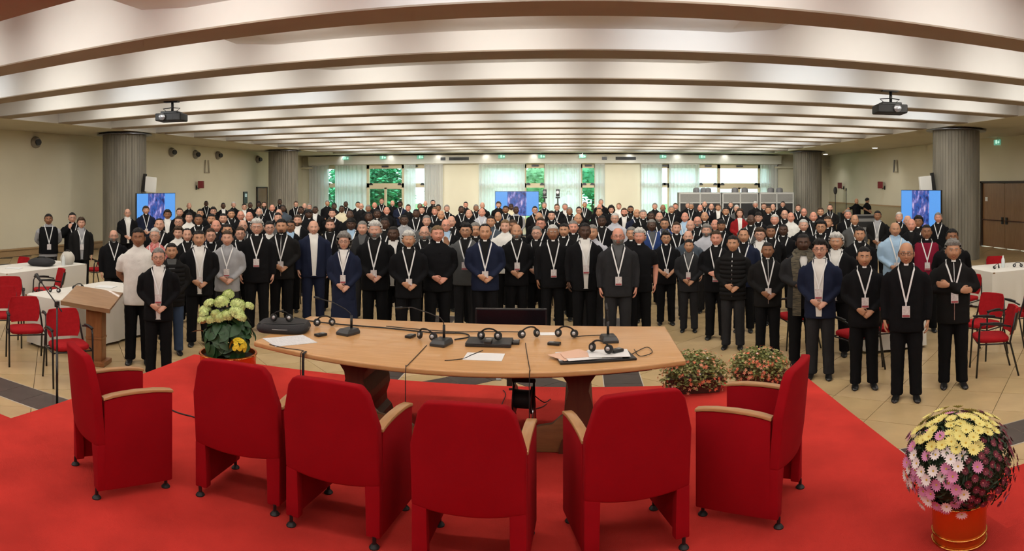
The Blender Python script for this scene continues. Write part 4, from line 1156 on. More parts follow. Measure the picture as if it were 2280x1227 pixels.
for s in (-1, 1):
    c = Vector((s*0.032, -0.104, HC+0.010))
    mb.tube([c+Vector((0.0225*math.cos(a), 0.006*abs(math.cos(a))*(s*math.cos(a) > 0), 0.0165*math.sin(a))) for a in [2*PI*j/18 for j in range(19)]], 0.0022, 6)
    mb.tube([(s*0.0545, -0.098, HC+0.012), (s*0.083, -0.052, HC+0.010), (s*0.089, 0.012, HC+0.012)], 0.002, 6)
mb.tube([(-0.010, -0.106, HC+0.014), (0, -0.110, HC+0.017), (0.010, -0.106, HC+0.014)], 0.002, 6)
ACC['glasses'] = mb.mesh('spectacles', m_spec, smooth=True)
ACC['headphones'] = None

# outfit: (top, trousers, shirt, neck opening, collar, words)
OUT = {
 's': ('black', 'black', 'black2', 'v', 'tab', 'black clerical suit'), 'w': ('black', 'black', 'white', 'V', 'points', 'black suit and white shirt'),
 'b': ('black2', 'black', 'lightgrey', 'V', 'points', 'dark suit and grey shirt'), 'l': ('black', 'black', 'lightblue', 'V', 'points', 'dark suit and pale blue shirt'),
 'n': ('navy', 'black', 'black2', 'v', 'tab', 'navy clerical jacket'), 'N': ('navy', 'navy', 'white', 'V', 'points', 'navy suit and white shirt'),
 'j': ('black2', 'black', None, 'z', 'tab', 'black zipped jacket'), 'p': ('black2', 'charcoal', None, 'q', None, 'black quilted jacket'),
 'k': ('black', 'black', None, '', 'tab', 'black clerical shirt'), 't': ('white', 'black', None, '', 'band', 'white shirt'),
 'y': ('cream', 'cream', None, '', 'band', 'cream robe'), 'e': ('lightgrey', 'charcoal', None, '', 'points', 'light grey shirt'),
 'G': ('grey', 'charcoal', 'black2', 'v', 'tab', 'grey clerical jacket'), 'u': ('blue', 'black', 'grey', 'v', None, 'blue jacket'),
 'i': ('lightblue', 'black', None, '', 'points', 'pale blue shirt'), 'r': ('black', 'black', None, 'W', 'tab', 'dark red waistcoat'),
 'R': ('red', 'black', 'white', 'V', None, 'red jacket and white blouse'), 'f': ('floral', 'black', None, '', None, 'red patterned blouse'),
 'v': ('lightgrey', 'charcoal', None, 'K', None, 'black waistcoat'), 'C': ('navy', 'charcoal', 'white', 'V', 'band', 'navy cardigan and white shirt'),
 'x': ('charcoal', 'black', 'white', 'v', 'points', 'dark coat and checked scarf'), 'c': ('charcoal', 'charcoal', 'grey', 'v', 'points', 'charcoal suit'),
 'h': ('checkgrey', 'charcoal', None, '', 'points', 'grey checked shirt'), 'd': ('black', 'black', None, '', None, 'black T-shirt'),
 'g': ('greyblue', 'charcoal', None, '', 'points', 'slate grey pullover'), 'q': ('lightgrey', 'lightgrey', None, '', 'tab', 'pale grey robe'),
 'F': ('navy', 'navy', 'white', 'v', None, 'navy jacket and skirt'), 'J': ('black2', 'jeans', 'grey', 'v', None, 'black jacket and jeans'),
}
HAIR = {'k': ('short', 'black', 'black-haired'), 'K': ('thick', 'black', 'thick black-haired'), 'b': ('short', 'brown', 'brown-haired'), 'B': ('thick', 'brown', 'thick brown-haired'),
 'g': ('short', 'grey', 'grey-haired'), 'H': ('thick', 'grey', 'thick grey-haired'), 'w': ('short', 'white', 'white-haired'), 'W': ('thick', 'white', 'thick white-haired'), 'z': ('buzz', 'black', 'close-cropped'),
 'd': (None, None, 'bald'), 'r': ('receding', 'black', 'dark-haired balding'), 'R': ('fringe', 'grey', 'grey balding'), 'n': ('fringe', 'brown', 'brown balding'), 'f': ('short', 'fair', 'fair-haired'),
 'o': ('bob', 'grey', 'grey bob-haired'), 'l': ('long', 'brown', 'long dark-haired'), 'L': ('bob', 'black', 'black bob-haired'), 'c': ('cap', 'black', 'black-capped')}
# head-top column and row in the photograph, hair, skin, outfit, extras, pose, [distance]
PEOPLE = '''
108 476 k m v B G|161 473 k p k LO P|181 484 B p b B B|284 464 R p w LO A|253 511 R p s LOE B|308 507 k m t - Gs 8.75
325 459 B p n B A|355 486 r p s L A|373 467 K m w L A|345 507 w p f LOY A 10.4|353 552 g p w BO A 8.33|382 541 k t J - A 9.0|398 481 b p s O A|400 463 b p s - A
421 451 R p j - A|421 473 k p t - A|442 477 k m s L A|446 465 k t s - A|459 447 z n s L A|475 461 K p k O A|471 476 k t k Q A|481 489 d r n - A|397 504 B p t - A
417 508 r p s L A|443 512 k t w B A 9.1|469 508 b p k LO Bs 10.4|497 451 z n w - A|497 475 k p k - A
520 449 w p s - A|515 466 k t s L A|536 469 n r k O A|544 453 k p w O A|557 450 z n k - A|555 471 d r k - A|576 448 K n k - A|588 449 b p s LE A|577 463 d p s LE A
606 455 d r s L A|623 443 z n s L A|630 456 z n g - A|621 465 R p k - A|619 473 k p G - A|541 489 R p c OL A|506 498 k t k - A|506 513 b p e B A 9.6|535 505 b p s LO A
572 487 W p s BO B 10.3|600 492 k p w O A|627 487 k t j BQ A 10.4|647 489 k m l O A|663 478 b p w E A|659 448 b p s LO A|670 459 z n s L A|678 452 d p s LE A
689 453 g p s O A|688 466 c n k - A|702 459 z n w - A|729 446 g t s - A|744 452 k n s - A|761 457 z n y - A|740 465 k p k L A|770 448 z n s L A|797 449 k t w - A
804 452 R p s O A|779 468 d n k - A|782 485 c n l L A|820 456 g m s - A|834 450 d r s - A|850 441 b p s LO A|840 466 z n G - A|821 471 z n k - A|698 490 R p N - B 10.5
735 487 b p s LE B|766 518 o p F BOY A 9.6|807 492 g p c - A|835 492 W p s BE A 10.1|857 484 z n s L A|861 460 d r s - A|874 446 R p s - A|891 448 K n n L A|909 455 b r s - A
927 465 z n s L A|935 452 g m s - A|939 459 b p k - A|947 447 d p s L A|964 445 k p s E A|968 461 f r s L A|976 455 k m k - A|982 468 d t k - A|995 456 g p s L A|900 478 z n q - A
950 479 g p G - A|876 503 z n w - A|910 514 W t s B A 9.7|945 502 d p s LOE A|974 502 f r k - A 10.0|993 487 R r l OL A|1005 480 d p s L A|1027 458 z n s L A|1037 449 k r s - A
1037 496 K t G BO E 10.2|1044 466 d p k - A|1060 455 g m s L A|1074 450 R p s - A|1073 463 d r h L A|1110 449 B p s - A|1126 458 k m n L A|1138 453 z n y - A|1149 459 z n v L A
1109 471 R t s LO A|1093 480 k t g L A|1125 489 f p t - A|1142 489 b m k - A|1058 495 g t s L A|1080 498 r t n B A 10.2|1150 498 d t s BE A 10.2|1191 459 k p s LO A|1212 450 g p s L A
1200 472 d t k - A|1204 484 b r s LO A|1195 503 g p s BO A|1240 454 b p s LO A|1258 453 g r w - A|1268 461 g m s L A|1228 469 k p s L A|1289 460 k p s O A|1302 449 g t j L A
1287 475 d t k - A|1338 443 g p k - A|1335 454 d r k - A|1334 463 r t s L A|1361 458 L p k Y A|1378 452 f p t - A|1390 463 b r w E A|1369 474 w p h O A|1340 479 z n s LO A
1256 497 k t s L A|1276 491 g r s L A|1231 500 w m s B B 10.2|1302 495 z n w L B 9.9|1319 500 g t h - A|1376 506 R r c LOE B 9.7|1404 458 k m s LE A|1418 465 n t n L A|1432 467 g p s L A
1458 452 g p s - A|1476 455 d m s LE A|1495 458 g t s B A|1504 452 b r s - A|1450 470 z n k - A|1468 472 d p s LE A|1480 485 k t u LO A|1451 488 g n u L A|1406 505 g t k - A
1424 508 W r k - Bs 9.9|1506 494 b p s LM A|1483 515 K t k BO As 10.4|1525 472 d r i L A|1532 450 g p s - A|1539 452 g t s OL A|1559 455 R r s - A|1569 448 d p s L A|1537 489 d p s L A
1553 481 d r s LOE A|1569 471 d t s L A|1573 499 H p h E A|1532 513 d p g - B|1534 539 k t c B A 9.6|1584 453 d p n B A|1599 454 b t w - A|1616 461 k t s L A|1627 449 g p s L A
1640 456 w p G O A|1647 465 l p R Y A|1682 449 W r s O A|1701 452 b p s O A|1711 459 b t k - A|1721 454 d p s L A|1743 448 k p s O A|1747 467 R p s OL A|1761 472 n r t - A
1689 472 c p k LO A|1672 477 d n G L A|1725 477 w r s L A|1592 488 d r k - A|1606 489 c m s L A|1595 513 b r s B C 9.4|1632 524 k t p - A 9.2|1656 508 r t n L A|1692 507 B p w LO A
1716 501 k m s L A|1744 498 z n s B A|1709 539 z m j B A 8.5|1777 455 b p s L A|1790 463 R r s O A|1811 471 d r s L A|1827 462 b t k - A|1848 455 r p j LE A|1843 481 b t k L A
1789 488 w p s - A|1828 490 K t s LO A|1788 519 z n x - C 8.4|1826 532 K p C BO A 7.65|1862 518 W t w L A 9.25|1888 467 g r s L A|1903 477 R t G L A|1914 505 k t s L A|1954 469 k m b B A
2002 472 w p s L A|2021 479 d p s - A|2029 486 d r s - A|2045 480 K m s L A|2089 473 g r s L A|1993 494 R t i B A|2063 499 z m r B A|2120 509 k m s - A|2018 538 R t s BO B 7.42
2122 533 H t j L D 7.9|1924 549 k t s B A 7.5
'''
FIRST = []
for row in PEOPLE.replace('\n', '|').split('|'):
    q = row.split()
    if not q: continue
    px, py = float(q[0]), float(q[1])
    r = float(q[7]) if len(q) > 7 else min(28.0, 925.0/(py-YH))
    FIRST.append(dict(px=px, py=py, hair=q[2], skin=q[3], out=q[4], fl=q[5], pose=q[6][0], short=q[6].endswith('s'), r=r, fixed=len(q) > 7))
# people keep their line of sight; those standing too close step back along it
BLOCK = [(-7.45, -6.25, 6.6, 9.0), (-10.5, -9.2, 7.8, 10.4), (3.84, 4.90, 8.3, 9.5), (7.0, 8.9, 9.9, 11.4)]
for it in range(300):
    moved = False
    for i, a in enumerate(FIRST):
        xa, ya = polar(a['px'], a['r'])
        for b in FIRST[i+1:]:
            if abs(a['px']-b['px']) > 130: continue
            xb, yb = polar(b['px'], b['r'])
            if math.hypot(xa-xb, ya-yb) < 0.63:
                far = a if a['r'] > b['r'] else b
                if a['fixed'] != b['fixed']: far = b if a['fixed'] else a
                far['r'] += 0.06
                moved = True; xa, ya = polar(a['px'], a['r'])
        if not a['fixed'] and any(x0-0.36 < xa < x1+0.36 and y0-0.36 < ya < y1+0.36 for x0, x1, y0, y1 in BLOCK): a['r'] += 0.15; moved = True
    if not moved: break
ZONE = [(230, 'by left wall'), (300, 'before left column'), (395, 'by left screen'), (580, 'before left wall'), (660, 'before far left column'), (745, 'by leftmost curtains'), (820, 'before left window curtain'),
        (945, 'before left window'), (1085, 'left of centre screen'), (1200, 'by centre screen'), (1345, 'before centre window'), (1425, 'before right pier'), (1510, 'before right window'),
        (1620, 'before first booth'), (1700, 'before middle booth'), (1775, 'before last booth'), (1835, 'before far right column'), (1990, 'before right wall'), (2100, 'by right screen'), (2400, 'by right column')]
ROW = [(9.3, 'front row'), (11.0, 'second row'), (13.6, 'third row'), (18.0, 'fourth row'), (22.5, 'fifth row'), (99, 'back row')]
ORD = ['first', 'second', 'third', 'fourth', 'fifth', 'sixth', 'seventh', 'eighth', 'ninth', 'tenth', 'eleventh', 'twelfth']
cellmap = {}
for p in FIRST:
    p['zone'] = next(n for l, n in ZONE if p['px'] < l); p['row'] = next(n for l, n in ROW if p['r'] < l)
    cellmap.setdefault((p['zone'], p['row']), []).append(p)
for c in cellmap.values():
    c.sort(key=lambda p: p['px'])
    for i, p in enumerate(c): p['ord'] = '' if len(c) == 1 else (('left' if i == 0 else 'right') if len(c) == 2 else ORD[i]+' from left')
for i, p in enumerate(FIRST):
    rng = random.Random(i*31+5)
    h = CH-(p['py']-YH)*p['r']/FPX
    h = max(1.50, min(1.93, h)); s = h/1.762
    x, y = polar(p['px'], p['r'])
    fem = 'Y' in p['fl']; o_ = OUT[p['out']]; H = HAIR[p['hair']]
    pose = p['pose']
    if not p['fixed'] and pose == 'A' and i % 3: pose = 'BC'[i % 2] if i % 5 else 'G'
    words = H[2]+(' woman in ' if fem else ' man in ')+o_[5]
    loc = p['row'].replace(' row', '-row')+' '+p['zone']+((', '+p['ord']) if p['ord'] else '')
    wide = rng.uniform(0.97, 1.10) if not fem else 0.90
    full = words+', '+loc
    for cut in (' and white shirt', ' and grey shirt', ' and pale blue shirt', 'clerical ', ', left', 'thick '):
        if len(full.replace('-', ' ').split()) > 16: full = full.replace(cut, '')
    t = thing('person', full, 'person', (x, y, 0.0), math.atan2(-x, y)+rng.uniform(-0.16, 0.16), 'people gathered in the hall', (s*wide, s*wide, s))
    b = obj('body', body(pose, p['short'], p['out'] == 'F'), t)
    ms = (m_skin[p['skin']], m_fab[o_[0]], m_fab[o_[1]], m_shoe, m_eye, m_iris, m_lip[p['skin']], m_hair[H[1] or 'grey'])
    for k, m_ in enumerate(ms): b.material_slots[k].link = 'OBJECT'; b.material_slots[k].material = m_
    def put(name, me, m_=None, par=t):
        c = obj(name, me, par)
        if m_ is not None: c.material_slots[0].link = 'OBJECT'; c.material_slots[0].material = m_
        return c
    hc = m_hair.get(H[1]) if H[1] else m_hair['grey']
    if H[0]: put('cap' if H[0] == 'cap' else 'hair', HSM[H[0]], hc)
    bc = m_hair['grey'] if H[1] in (None, 'grey', 'white') else hc
    if 'E' in p['fl']: put('beard', HSM['beard'], bc)
    if 'Q' in p['fl']: put('beard', HSM['goatee'], bc)
    if 'M' in p['fl'] or ('E' in p['fl']): put('moustache', HSM['moustache'], bc)
    if 'O' in p['fl']: put('spectacles', ACC['glasses'])
    op = o_[3]
    if op in ('v', 'V'):
        put('shirt_front', ACC[op], m_fab[o_[2]])
        if p['out'] not in 'CJ':
            for s_ in (-1, 1): put('lapel', ACC['l%s%d' % (op, s_)], m_fab[o_[0]])
    if op in ('z', 'q'): put('zip', ACC['zip'])
    if op == 'q' or p['out'] == 'J': put('quilting', ACC['quilt'], m_fab['black2'])
    if op == 'W': put('waistcoat', ACC['vest'], m_fab['wine'])
    if op == 'K': put('waistcoat', ACC['vest'], m_fab['black'])
    if p['out'] == 'x': put('scarf', ACC['scarf'])
    col = o_[4]
    shirtm = m_fab[o_[2]] if o_[2] else m_fab[o_[0]]
    if col == 'tab': put('collar', ACC['dark'], shirtm); put('clerical_collar', ACC['tab'])
    elif col in ('band', 'points'): put('collar', ACC[col], shirtm)
    if 'L' in p['fl'] or 'B' in p['fl']:
        v = 'b' if (i*5) % 3 == 0 else 'a'
        l = put('lanyard', ACC['lan'+v])
        if 'B' in p['fl'] or i % 2:
            put('badge', ACC['bad'+v], None, l)
            if p['r'] < 12: put('badge_print', ACC['pri'+v], None, l)
# two technicians at the desk by the right wall
for (px, r, hh, hair, pose, rz, lab) in ((1907, 30.5, 1.80, 'd', 'T', 0.5, 'bald technician in black T-shirt reaching out over the equipment rack'), (1931, 31.9, 1.80, 'c', 'C', 2.2, 'black-capped technician in black T-shirt bent over the equipment rack')):
    x, y = polar(px, r); s = hh/1.762
    t = thing('person', lab, 'person', (x, y, 0.0), math.atan2(-x, y)+rz, 'people gathered in the hall', (s, s, s))
    b = obj('body', body(pose, True, False), t)
    for k, m_ in enumerate((m_skin['t'], m_fab['black'], m_fab['black'], m_shoe, m_eye, m_iris, m_lip['t'], m_iris)): b.material_slots[k].link = 'OBJECT'; b.material_slots[k].material = m_
    if hair == 'c': obj('cap', HSM['cap'], t)
bpy.data.scenes.remove(WORK)
# ================================================================== HALL FURNITURE AND FITTINGS
def hall_chair():
    """stacking chair: red pads on a black tube frame with loop arms (front = +Y)"""
    t = thing('hall_chair', 'x', 'chair')
    W = 0.245
    rows = []
    for i in range(7):
        v = i/6; z = 0.50+0.33*v; w = 0.215*(0.93+0.07*math.sin(v*PI))*(1 if 0 < i < 6 else 0.90); y = -0.225-0.07*v
        rows.append([(w*math.copysign(abs(math.cos(a))**0.5, math.cos(a)), y-0.03*(1-math.cos(a)**2)+(0.018 if math.sin(a) > 0 else -0.018)*abs(math.sin(a))**0.5+0.025*math.cos(a)**2, z) for a in [2*PI*j/20 for j in range(20)]])
    MB().loft(rows).build('backrest', m_redh, t, smooth=50)
    MB().loft([[(x*1.005, y-0.012, z) for x, y, z in r] for r in [[(p[0]*0.97, p[1]-0.01, p[2]) for p in rr if p[1] < -5] or [(p[0]*0.96, min(p[1], rr[0][1])-0.006, p[2]) for p in rr] for rr in rows[1:-1]]]).build('back_shell', m_tube, t, smooth=50)
    MB().loft([[(0.225*k*math.copysign(abs(math.cos(a))**0.45, math.cos(a)), 0.01+0.215*k*math.copysign(abs(math.sin(a))**0.45, math.sin(a)), z) for a in [2*PI*j/24 for j in range(24)]] for z, k in ((0.420, 0.95), (0.432, 1.0), (0.462, 1.0), (0.476, 0.94))]).build('seat', m_redh, t, smooth=50)
    for s in (-1, 1):
        MB().tube([(s*W, 0.235, 0.0), (s*W, 0.205, 0.42), (s*W, 0.195, 0.60), (s*W, 0.175, 0.645), (s*W, 0.12, 0.66), (s*W, -0.08, 0.645), (s*W, -0.20, 0.62)], 0.0125, 8).build('front_leg', m_tube, t, smooth=True)
        MB().tube([(s*W, -0.30, 0.0), (s*W, -0.19, 0.43), (s*(W-0.02), -0.235, 0.60), (s*(W-0.05), -0.275, 0.78)], 0.0125, 8).build('rear_leg', m_tube, t, smooth=True)
        MB().tube([(s*W, 0.207, 0.41), (s*W, -0.19, 0.41)], 0.010, 8).build('seat_rail', m_tube, t, smooth=True)
        MB().tube([(s*W, 0.19, 0.668), (s*W, 0.0, 0.672), (s*W, -0.10, 0.660)], 0.019, 8, flat=0.6).build('arm_pad', m_rubber, t, smooth=True)
    MB().tube([(-W, 0.20, 0.405), (W, 0.20, 0.405)], 0.009, 8).build('cross_rail', m_tube, t, smooth=True)
    MB().tube([(-W, -0.18, 0.405), (W, -0.18, 0.405)], 0.009, 8).build('cross_rail', m_tube, t, smooth=True)
    return t
HCH = [(ground(58, 806), -2.2, 'red hall chair in front at far left, loop arms, beside the white table'), (polar(152, 8.05), -2.1, 'red hall chair half behind the microphone stand and lectern'),
       (polar(8, 9.9), -2.2, 'red hall chair just behind the foremost left chair'), (polar(20, 11.0), -2.3, 'red hall chair with a black bag hung on its back'), (polar(30, 14.2), 3.0, 'red hall chair beyond the second white table at far left'),
       (polar(104, 12.3), 2.6, 'red hall chair with dark blue bag between the left tables'), (polar(212, 14.5), 2.9, 'red hall chair behind the man in grey shirt at left'),
       (ground(2207, 828), 1.15, 'red hall chair at right with its black back turned to us'), (polar(2185, 9.3), 1.9, 'red hall chair just behind the foremost right chair'),
       (polar(2276, 10.1), 0.1, 'black-backed hall chair at the right edge by the white table'), (polar(2226, 14.3), 2.9, 'red hall chair beyond the right white table'), (polar(2145, 11.4), 2.0, 'red hall chair hung with a dark blue coat at right'),
       (polar(1772, 9.6), 1.6, 'red hall chair between the scarf man and the begonias'), ((3.46, 7.82), 0.2, 'red hall chair behind the man with clasped hands at right'), (polar(1986, 8.1), -0.1, 'red hall chair between the two right-hand priests'),
       (polar(640, 13.6), 0.5, 'red hall chair behind the men left of the table'), (polar(1268, 12.0), 0.6, 'red hall chair glimpsed between men at the table centre'), (polar(935, 12.4), 0.3, 'red hall chair glimpsed left of the table centre'), (polar(405, 13.2), 0.2, 'red hall chair behind the hydrangea pot')]
HB = None; OCC = [polar(p['px'], p['r']) for p in FIRST]
for (x, y), rz, lab in HCH:
    for _ in range(25):                           # keep clear of people's legs
        if all(math.hypot(x-a, y-b) > 0.60 for a, b in OCC): break
        k_ = 1+0.12/math.hypot(x, y); x, y = x*k_, y*k_
    if HB is None: HB = hall_chair(); o = HB; o.location = (x, y, 0.0005); o.rotation_euler[2] = rz
    else: o = clone(HB, (x, y, 0.0005), rz)
    tag(o, lab, 'chair', 'red hall chairs')
    OCC.append((x, y))
def clothed_table(cx, cy, w, d, lab, hem=0.04):
    t = thing('white_table', lab, 'table', (cx, cy, 0), 0, 'cloth-covered hall tables')
    rng = random.Random(int(cx*13)); P = []
    n = 72
    def sq(a, k):
        c, s = math.cos(a), math.sin(a); m = max(abs(c)/(w/2), abs(s)/(d/2)); return (c/m*k, s/m*k)
    rows = [[(*sq(2*PI*j/n, 0.02), 0.752) for j in range(n)], [(*sq(2*PI*j/n, 0.98), 0.752) for j in range(n)], [(*sq(2*PI*j/n, 1.0), 0.746) for j in range(n)]]
    for z in (0.60, 0.40, 0.20, hem):
        amp = 0.018*(0.75-z)/0.7
        rows.append([(lambda q, f: (q[0]*f, q[1]*f, z))(sq(2*PI*j/n, 1.004), 1+amp*math.sin(j*1.35)+amp*0.6*math.sin(j*0.6+2)) for j in range(n)])
    MB().loft(rows, cap=False).build('tablecloth', m_linen, t, smooth=40)
    MB().span((-w/2+0.01, -d/2+0.01, 0.72), (w/2-0.01, d/2-0.01, 0.745)).build('table_top', m_stretch, t)
    for sx in (-1, 1):
        for sy in (-1, 1): MB().tube([(sx*(w/2-0.08), sy*(d/2-0.08), 0), (sx*(w/2-0.08), sy*(d/2-0.08), 0.72)], 0.018, 8).build('leg', m_tube, t, smooth=True)
clothed_table(-6.9, 7.65, 1.0, 1.9, 'white-clothed table behind the lectern, strewn with headsets')
clothed_table(-9.85, 9.1, 1.05, 2.2, 'white-clothed table at the far left with black bags')
clothed_table(4.38, 9.0, 1.0, 1.1, 'white-clothed table behind the three right-hand men')
clothed_table(8.0, 10.65, 1.5, 1.1, 'white-clothed table at the right edge with headsets')
G2 = 'headsets on the hall tables'
for i, (x, y, rz, lab) in enumerate(((-7.15, 7.1, 0.4, 'black headset at the near left corner of the lectern-side table'), (-7.1, 7.55, 1.2, 'black headset in the middle of the lectern-side table'), (-6.85, 7.3, -0.5, 'black headset beside the papers on the lectern-side table'), (-6.75, 8.4, 0.2, 'black headset at the far end of the lectern-side table'),
        (7.6, 10.5, 0.3, 'black headset at the left of the right-edge table'), (8.1, 10.45, -0.6, 'black headset in the middle of the right-edge table'), (4.2, 8.7, 0.9, 'black headset on the table behind the right-hand men'))):
    headset((x, y, 0.7535), rz, lab, G2)
for x, y, rz, lab in ((-6.95, 8.05, 0.3, 'white papers in the middle of the lectern-side table'), (-6.55, 7.45, -0.4, 'white papers by the lectern top'), (-9.8, 8.6, 0.5, 'white papers on the far left table'), (8.35, 10.4, 0.2, 'white papers on the right-edge table'), (-6.6, 8.3, 0.8, 'white papers at the far end of the lectern-side table')):
    o = MB().box((0, 0, 0.004), (0.30, 0.22, 0.008)).build('paper_stack', m_paper, None, loc=(x, y, 0.7535)); o.rotation_euler[2] = rz; tag(o, lab, 'paper', 'papers on the hall tables')
def soft_bag(loc, d, rz, m_, lab):
    t = thing('bag', lab, 'bag', loc, rz)
    rows = []
    for i in range(8):
        v = i/7; k = math.sin((0.18+0.72*v)*PI)**0.6
        rows.append([(d[0]/2*k*math.copysign(abs(math.cos(a))**0.6, math.cos(a)), d[1]/2*k*math.copysign(abs(math.sin(a))**0.6, math.sin(a)), d[2]*v) for a in [2*PI*j/20 for j in range(20)]])
    MB().loft(rows).build('bag_body', m_, t, smooth=50)
    MB().tube([(-d[0]*0.2, 0, d[2]*0.93), (-d[0]*0.12, 0, d[2]*1.12), (d[0]*0.12, 0, d[2]*1.12), (d[0]*0.2, 0, d[2]*0.93)], 0.012, 6).build('handle', m_rubber, t, smooth=True)
soft_bag((-9.75, 9.3, 0.7535), (0.55, 0.40, 0.16), 0.3, m_bagfab, 'black bag lying on the far left table')
soft_bag((-9.55, 9.85, 0.7535), (0.28, 0.24, 0.26), 0.1, M('pale_cloth', (0.55, 0.52, 0.46), 0.9), 'pale cloth bag at the back of the far left table')
bgx, bgy = polar(88, 11.55)
soft_bag((bgx, bgy, 0.0005), (0.42, 0.24, 0.50), 0.4, M('dark_teal_fabric', (0.012, 0.022, 0.030), 0.8), 'dark blue rucksack on the floor between the left tables')
def bottle(loc, lab):
    t = thing('water_bottle', lab, 'bottle', loc)
    MB().lathe([(0.033, 0), (0.035, 0.01), (0.035, 0.14), (0.030, 0.17), (0.014, 0.20), (0.014, 0.215)], 16).build('bottle_body', M('clear_plastic', (0.72, 0.76, 0.76), 0.15), t, smooth=40)
    MB().lathe([(0.016, 0.215), (0.016, 0.235)], 12).build('cap', m_whiteplastic, t, smooth=40)
bottle((-9.42, 9.6, 0.7535), 'clear bottle on the far left table beside the standing man'); bottle((7.85, 10.6, 0.7535), 'white-capped bottle on the right-edge table')
# ---- lectern and microphone stand, left of the stage
lx, ly = polar(206, 8.85)
t = thing('lectern', 'brown wooden lectern with broad sloping top, left of the stage', 'lectern', (lx, ly, 0), 0.35)
R = Matrix.Rotation(0.26, 3, 'X') @ Matrix.Rotation(0.10, 3, 'Y')
MB().box((0, 0, 0.88), (0.68, 0.52, 0.035), rot=R).build('sloping_top', m_lectop, t, bevel=0.006)
MB().box((0, -0.255, 0.805), (0.68, 0.03, 0.06), rot=R).build('book_ledge', m_lectop, t)
MB().box((0.04, 0.03, 0.43), (0.22, 0.18, 0.81)).build('post', m_lectern, t, bevel=0.01)
MB().box((0.04, 0.03, 0.36), (0.23, 0.20, 0.03)).build('post_moulding', m_lectern, t, bevel=0.006)
MB().box((0.04, 0.03, 0.03), (0.34, 0.30, 0.06)).build('base', m_lectern, t, bevel=0.01)
sx, sy = ground(127, 914, 0.0)
sx -= 0.0
t = thing('microphone_stand', 'thin black boom microphone stand in front of the left chairs', 'microphone stand', (sx, sy, 0.002))
MB().lathe([(0.125, 0), (0.125, 0.012), (0.04, 0.022), (0.014, 0.04)], 28).build('base', m_blackm, t, smooth=40)
MB().tube([(0, 0, 0.03), (0, 0, 1.12)], 0.009, 8).tube([(0, 0, 0.03), (0, 0, 0.62)], 0.013, 8).build('pole', m_tube, t, smooth=True)
MB().box((0, 0, 1.12), (0.035, 0.05, 0.06)).build('clutch', m_rubber, t, bevel=0.008)
MB().tube([(0.10, -0.03, 1.06), (-0.34, 0.10, 1.30)], 0.007, 8).build('boom', m_tube, t, smooth=True)
MB().tube([(-0.34, 0.10, 1.30), (-0.40, 0.118, 1.335), (-0.47, 0.14, 1.372)], [0.012, 0.015, 0.024], 10).build('microphone', m_rubber, t, smooth=True)

# ---- screens
def screen_mat(name, sx):
    m = bpy.data.materials.new(name); m.use_nodes = True; nt = m.node_tree
    b = nt.nodes['Principled BSDF']; b.inputs['Base Color'].default_value = (0.01, 0.01, 0.01, 1); b.inputs['Roughness'].default_value = 0.25
    tc = nt.nodes.new('ShaderNodeTexCoord'); sp = nt.nodes.new('ShaderNodeSeparateXYZ'); nt.links.new(tc.outputs['Object'], sp.inputs[0])
    n = nt.nodes.new('ShaderNodeTexNoise'); n.inputs['Scale'].default_value = 9.0/sx; n.inputs['Detail'].default_value = 3
    mp = nt.nodes.new('ShaderNodeMapping'); mp.inputs['Scale'].default_value = (1.6, 1, 0.7); nt.links.new(tc.outputs['Object'], mp.inputs[0]); nt.links.new(mp.outputs[0], n.inputs['Vector'])
    r = nt.nodes.new('ShaderNodeValToRGB'); e = r.color_ramp.elements
    e[0].position = 0.34; e[0].color = (0.02, 0.02, 0.12, 1); e[1].position = 0.70; e[1].color = (0.75, 0.55, 0.80, 1)
    for pos, c in ((0.45, (0.03, 0.12, 0.50, 1)), (0.53, (0.10, 0.10, 0.34, 1)), (0.60, (0.30, 0.30, 0.75, 1))):
        q = e.new(pos); q.color = c
    nt.links.new(n.outputs['Fac'], r.inputs['Fac'])
    a = nt.nodes.new('ShaderNodeMath'); a.operation = 'ABSOLUTE'; nt.links.new(sp.outputs['X'], a.inputs[0])
    l = nt.nodes.new('ShaderNodeMath'); l.operation = 'LESS_THAN'; l.inputs[1].default_value = 0.215*sx; nt.links.new(a.outputs[0], l.inputs[0])
    mx = nt.nodes.new('ShaderNodeMix'); mx.data_type = 'RGBA'; mx.inputs['A'].default_value = (0.13, 0.42, 1.0, 1)
    nt.links.new(l.outputs[0], mx.inputs['Factor']); nt.links.new(r.outputs['Color'], mx.inputs['B'])
    nt.links.new(mx.outputs['Result'], b.inputs['Emission Color']); b.inputs['Emission Strength'].default_value = 0.85
    return m
def tv(px, r, ztop, w, h, turn, lab):
    x, y = polar(px, r)
    t = thing('display_screen', lab, 'screen', (x, y, 0), math.atan2(-x, y)+turn, 'blue display screens')
    MB().box((0, 0, ztop-h/2), (w, 0.06, h)).build('housing', m_black, t, bevel=0.005)
    MB().box((0, -0.032, 0), (w-0.03, 0.004, h-0.03)).build('screen_panel', screen_mat('screen_image', w), t, loc=(0, 0, ztop-h/2))
    for q in (-1, 1): MB().tube([(q*0.12, 0.05, 0.05), (q*0.12, 0.05, ztop-0.3)], 0.025, 8).build('stand_post', m_blackm, t, smooth=True)
    MB().box((0, 0.03, 0.03), (min(w, 0.9), 0.55, 0.06)).build('stand_base', m_blackm, t, bevel=0.01)
tv(347, 21.9, zat(430, 21.9), 1.70, 1.22, 0.72, 'blue display screen in front of the near left column')
tv(2051, 20.3, zat(423, 20.3), 1.62, 1.20, -0.72, 'blue display screen in front of the near right column')
tv(1151, 31.5, zat(426, 31.5), 2.08, 1.17, 0.0, 'blue display screen in front of the centre curtains')
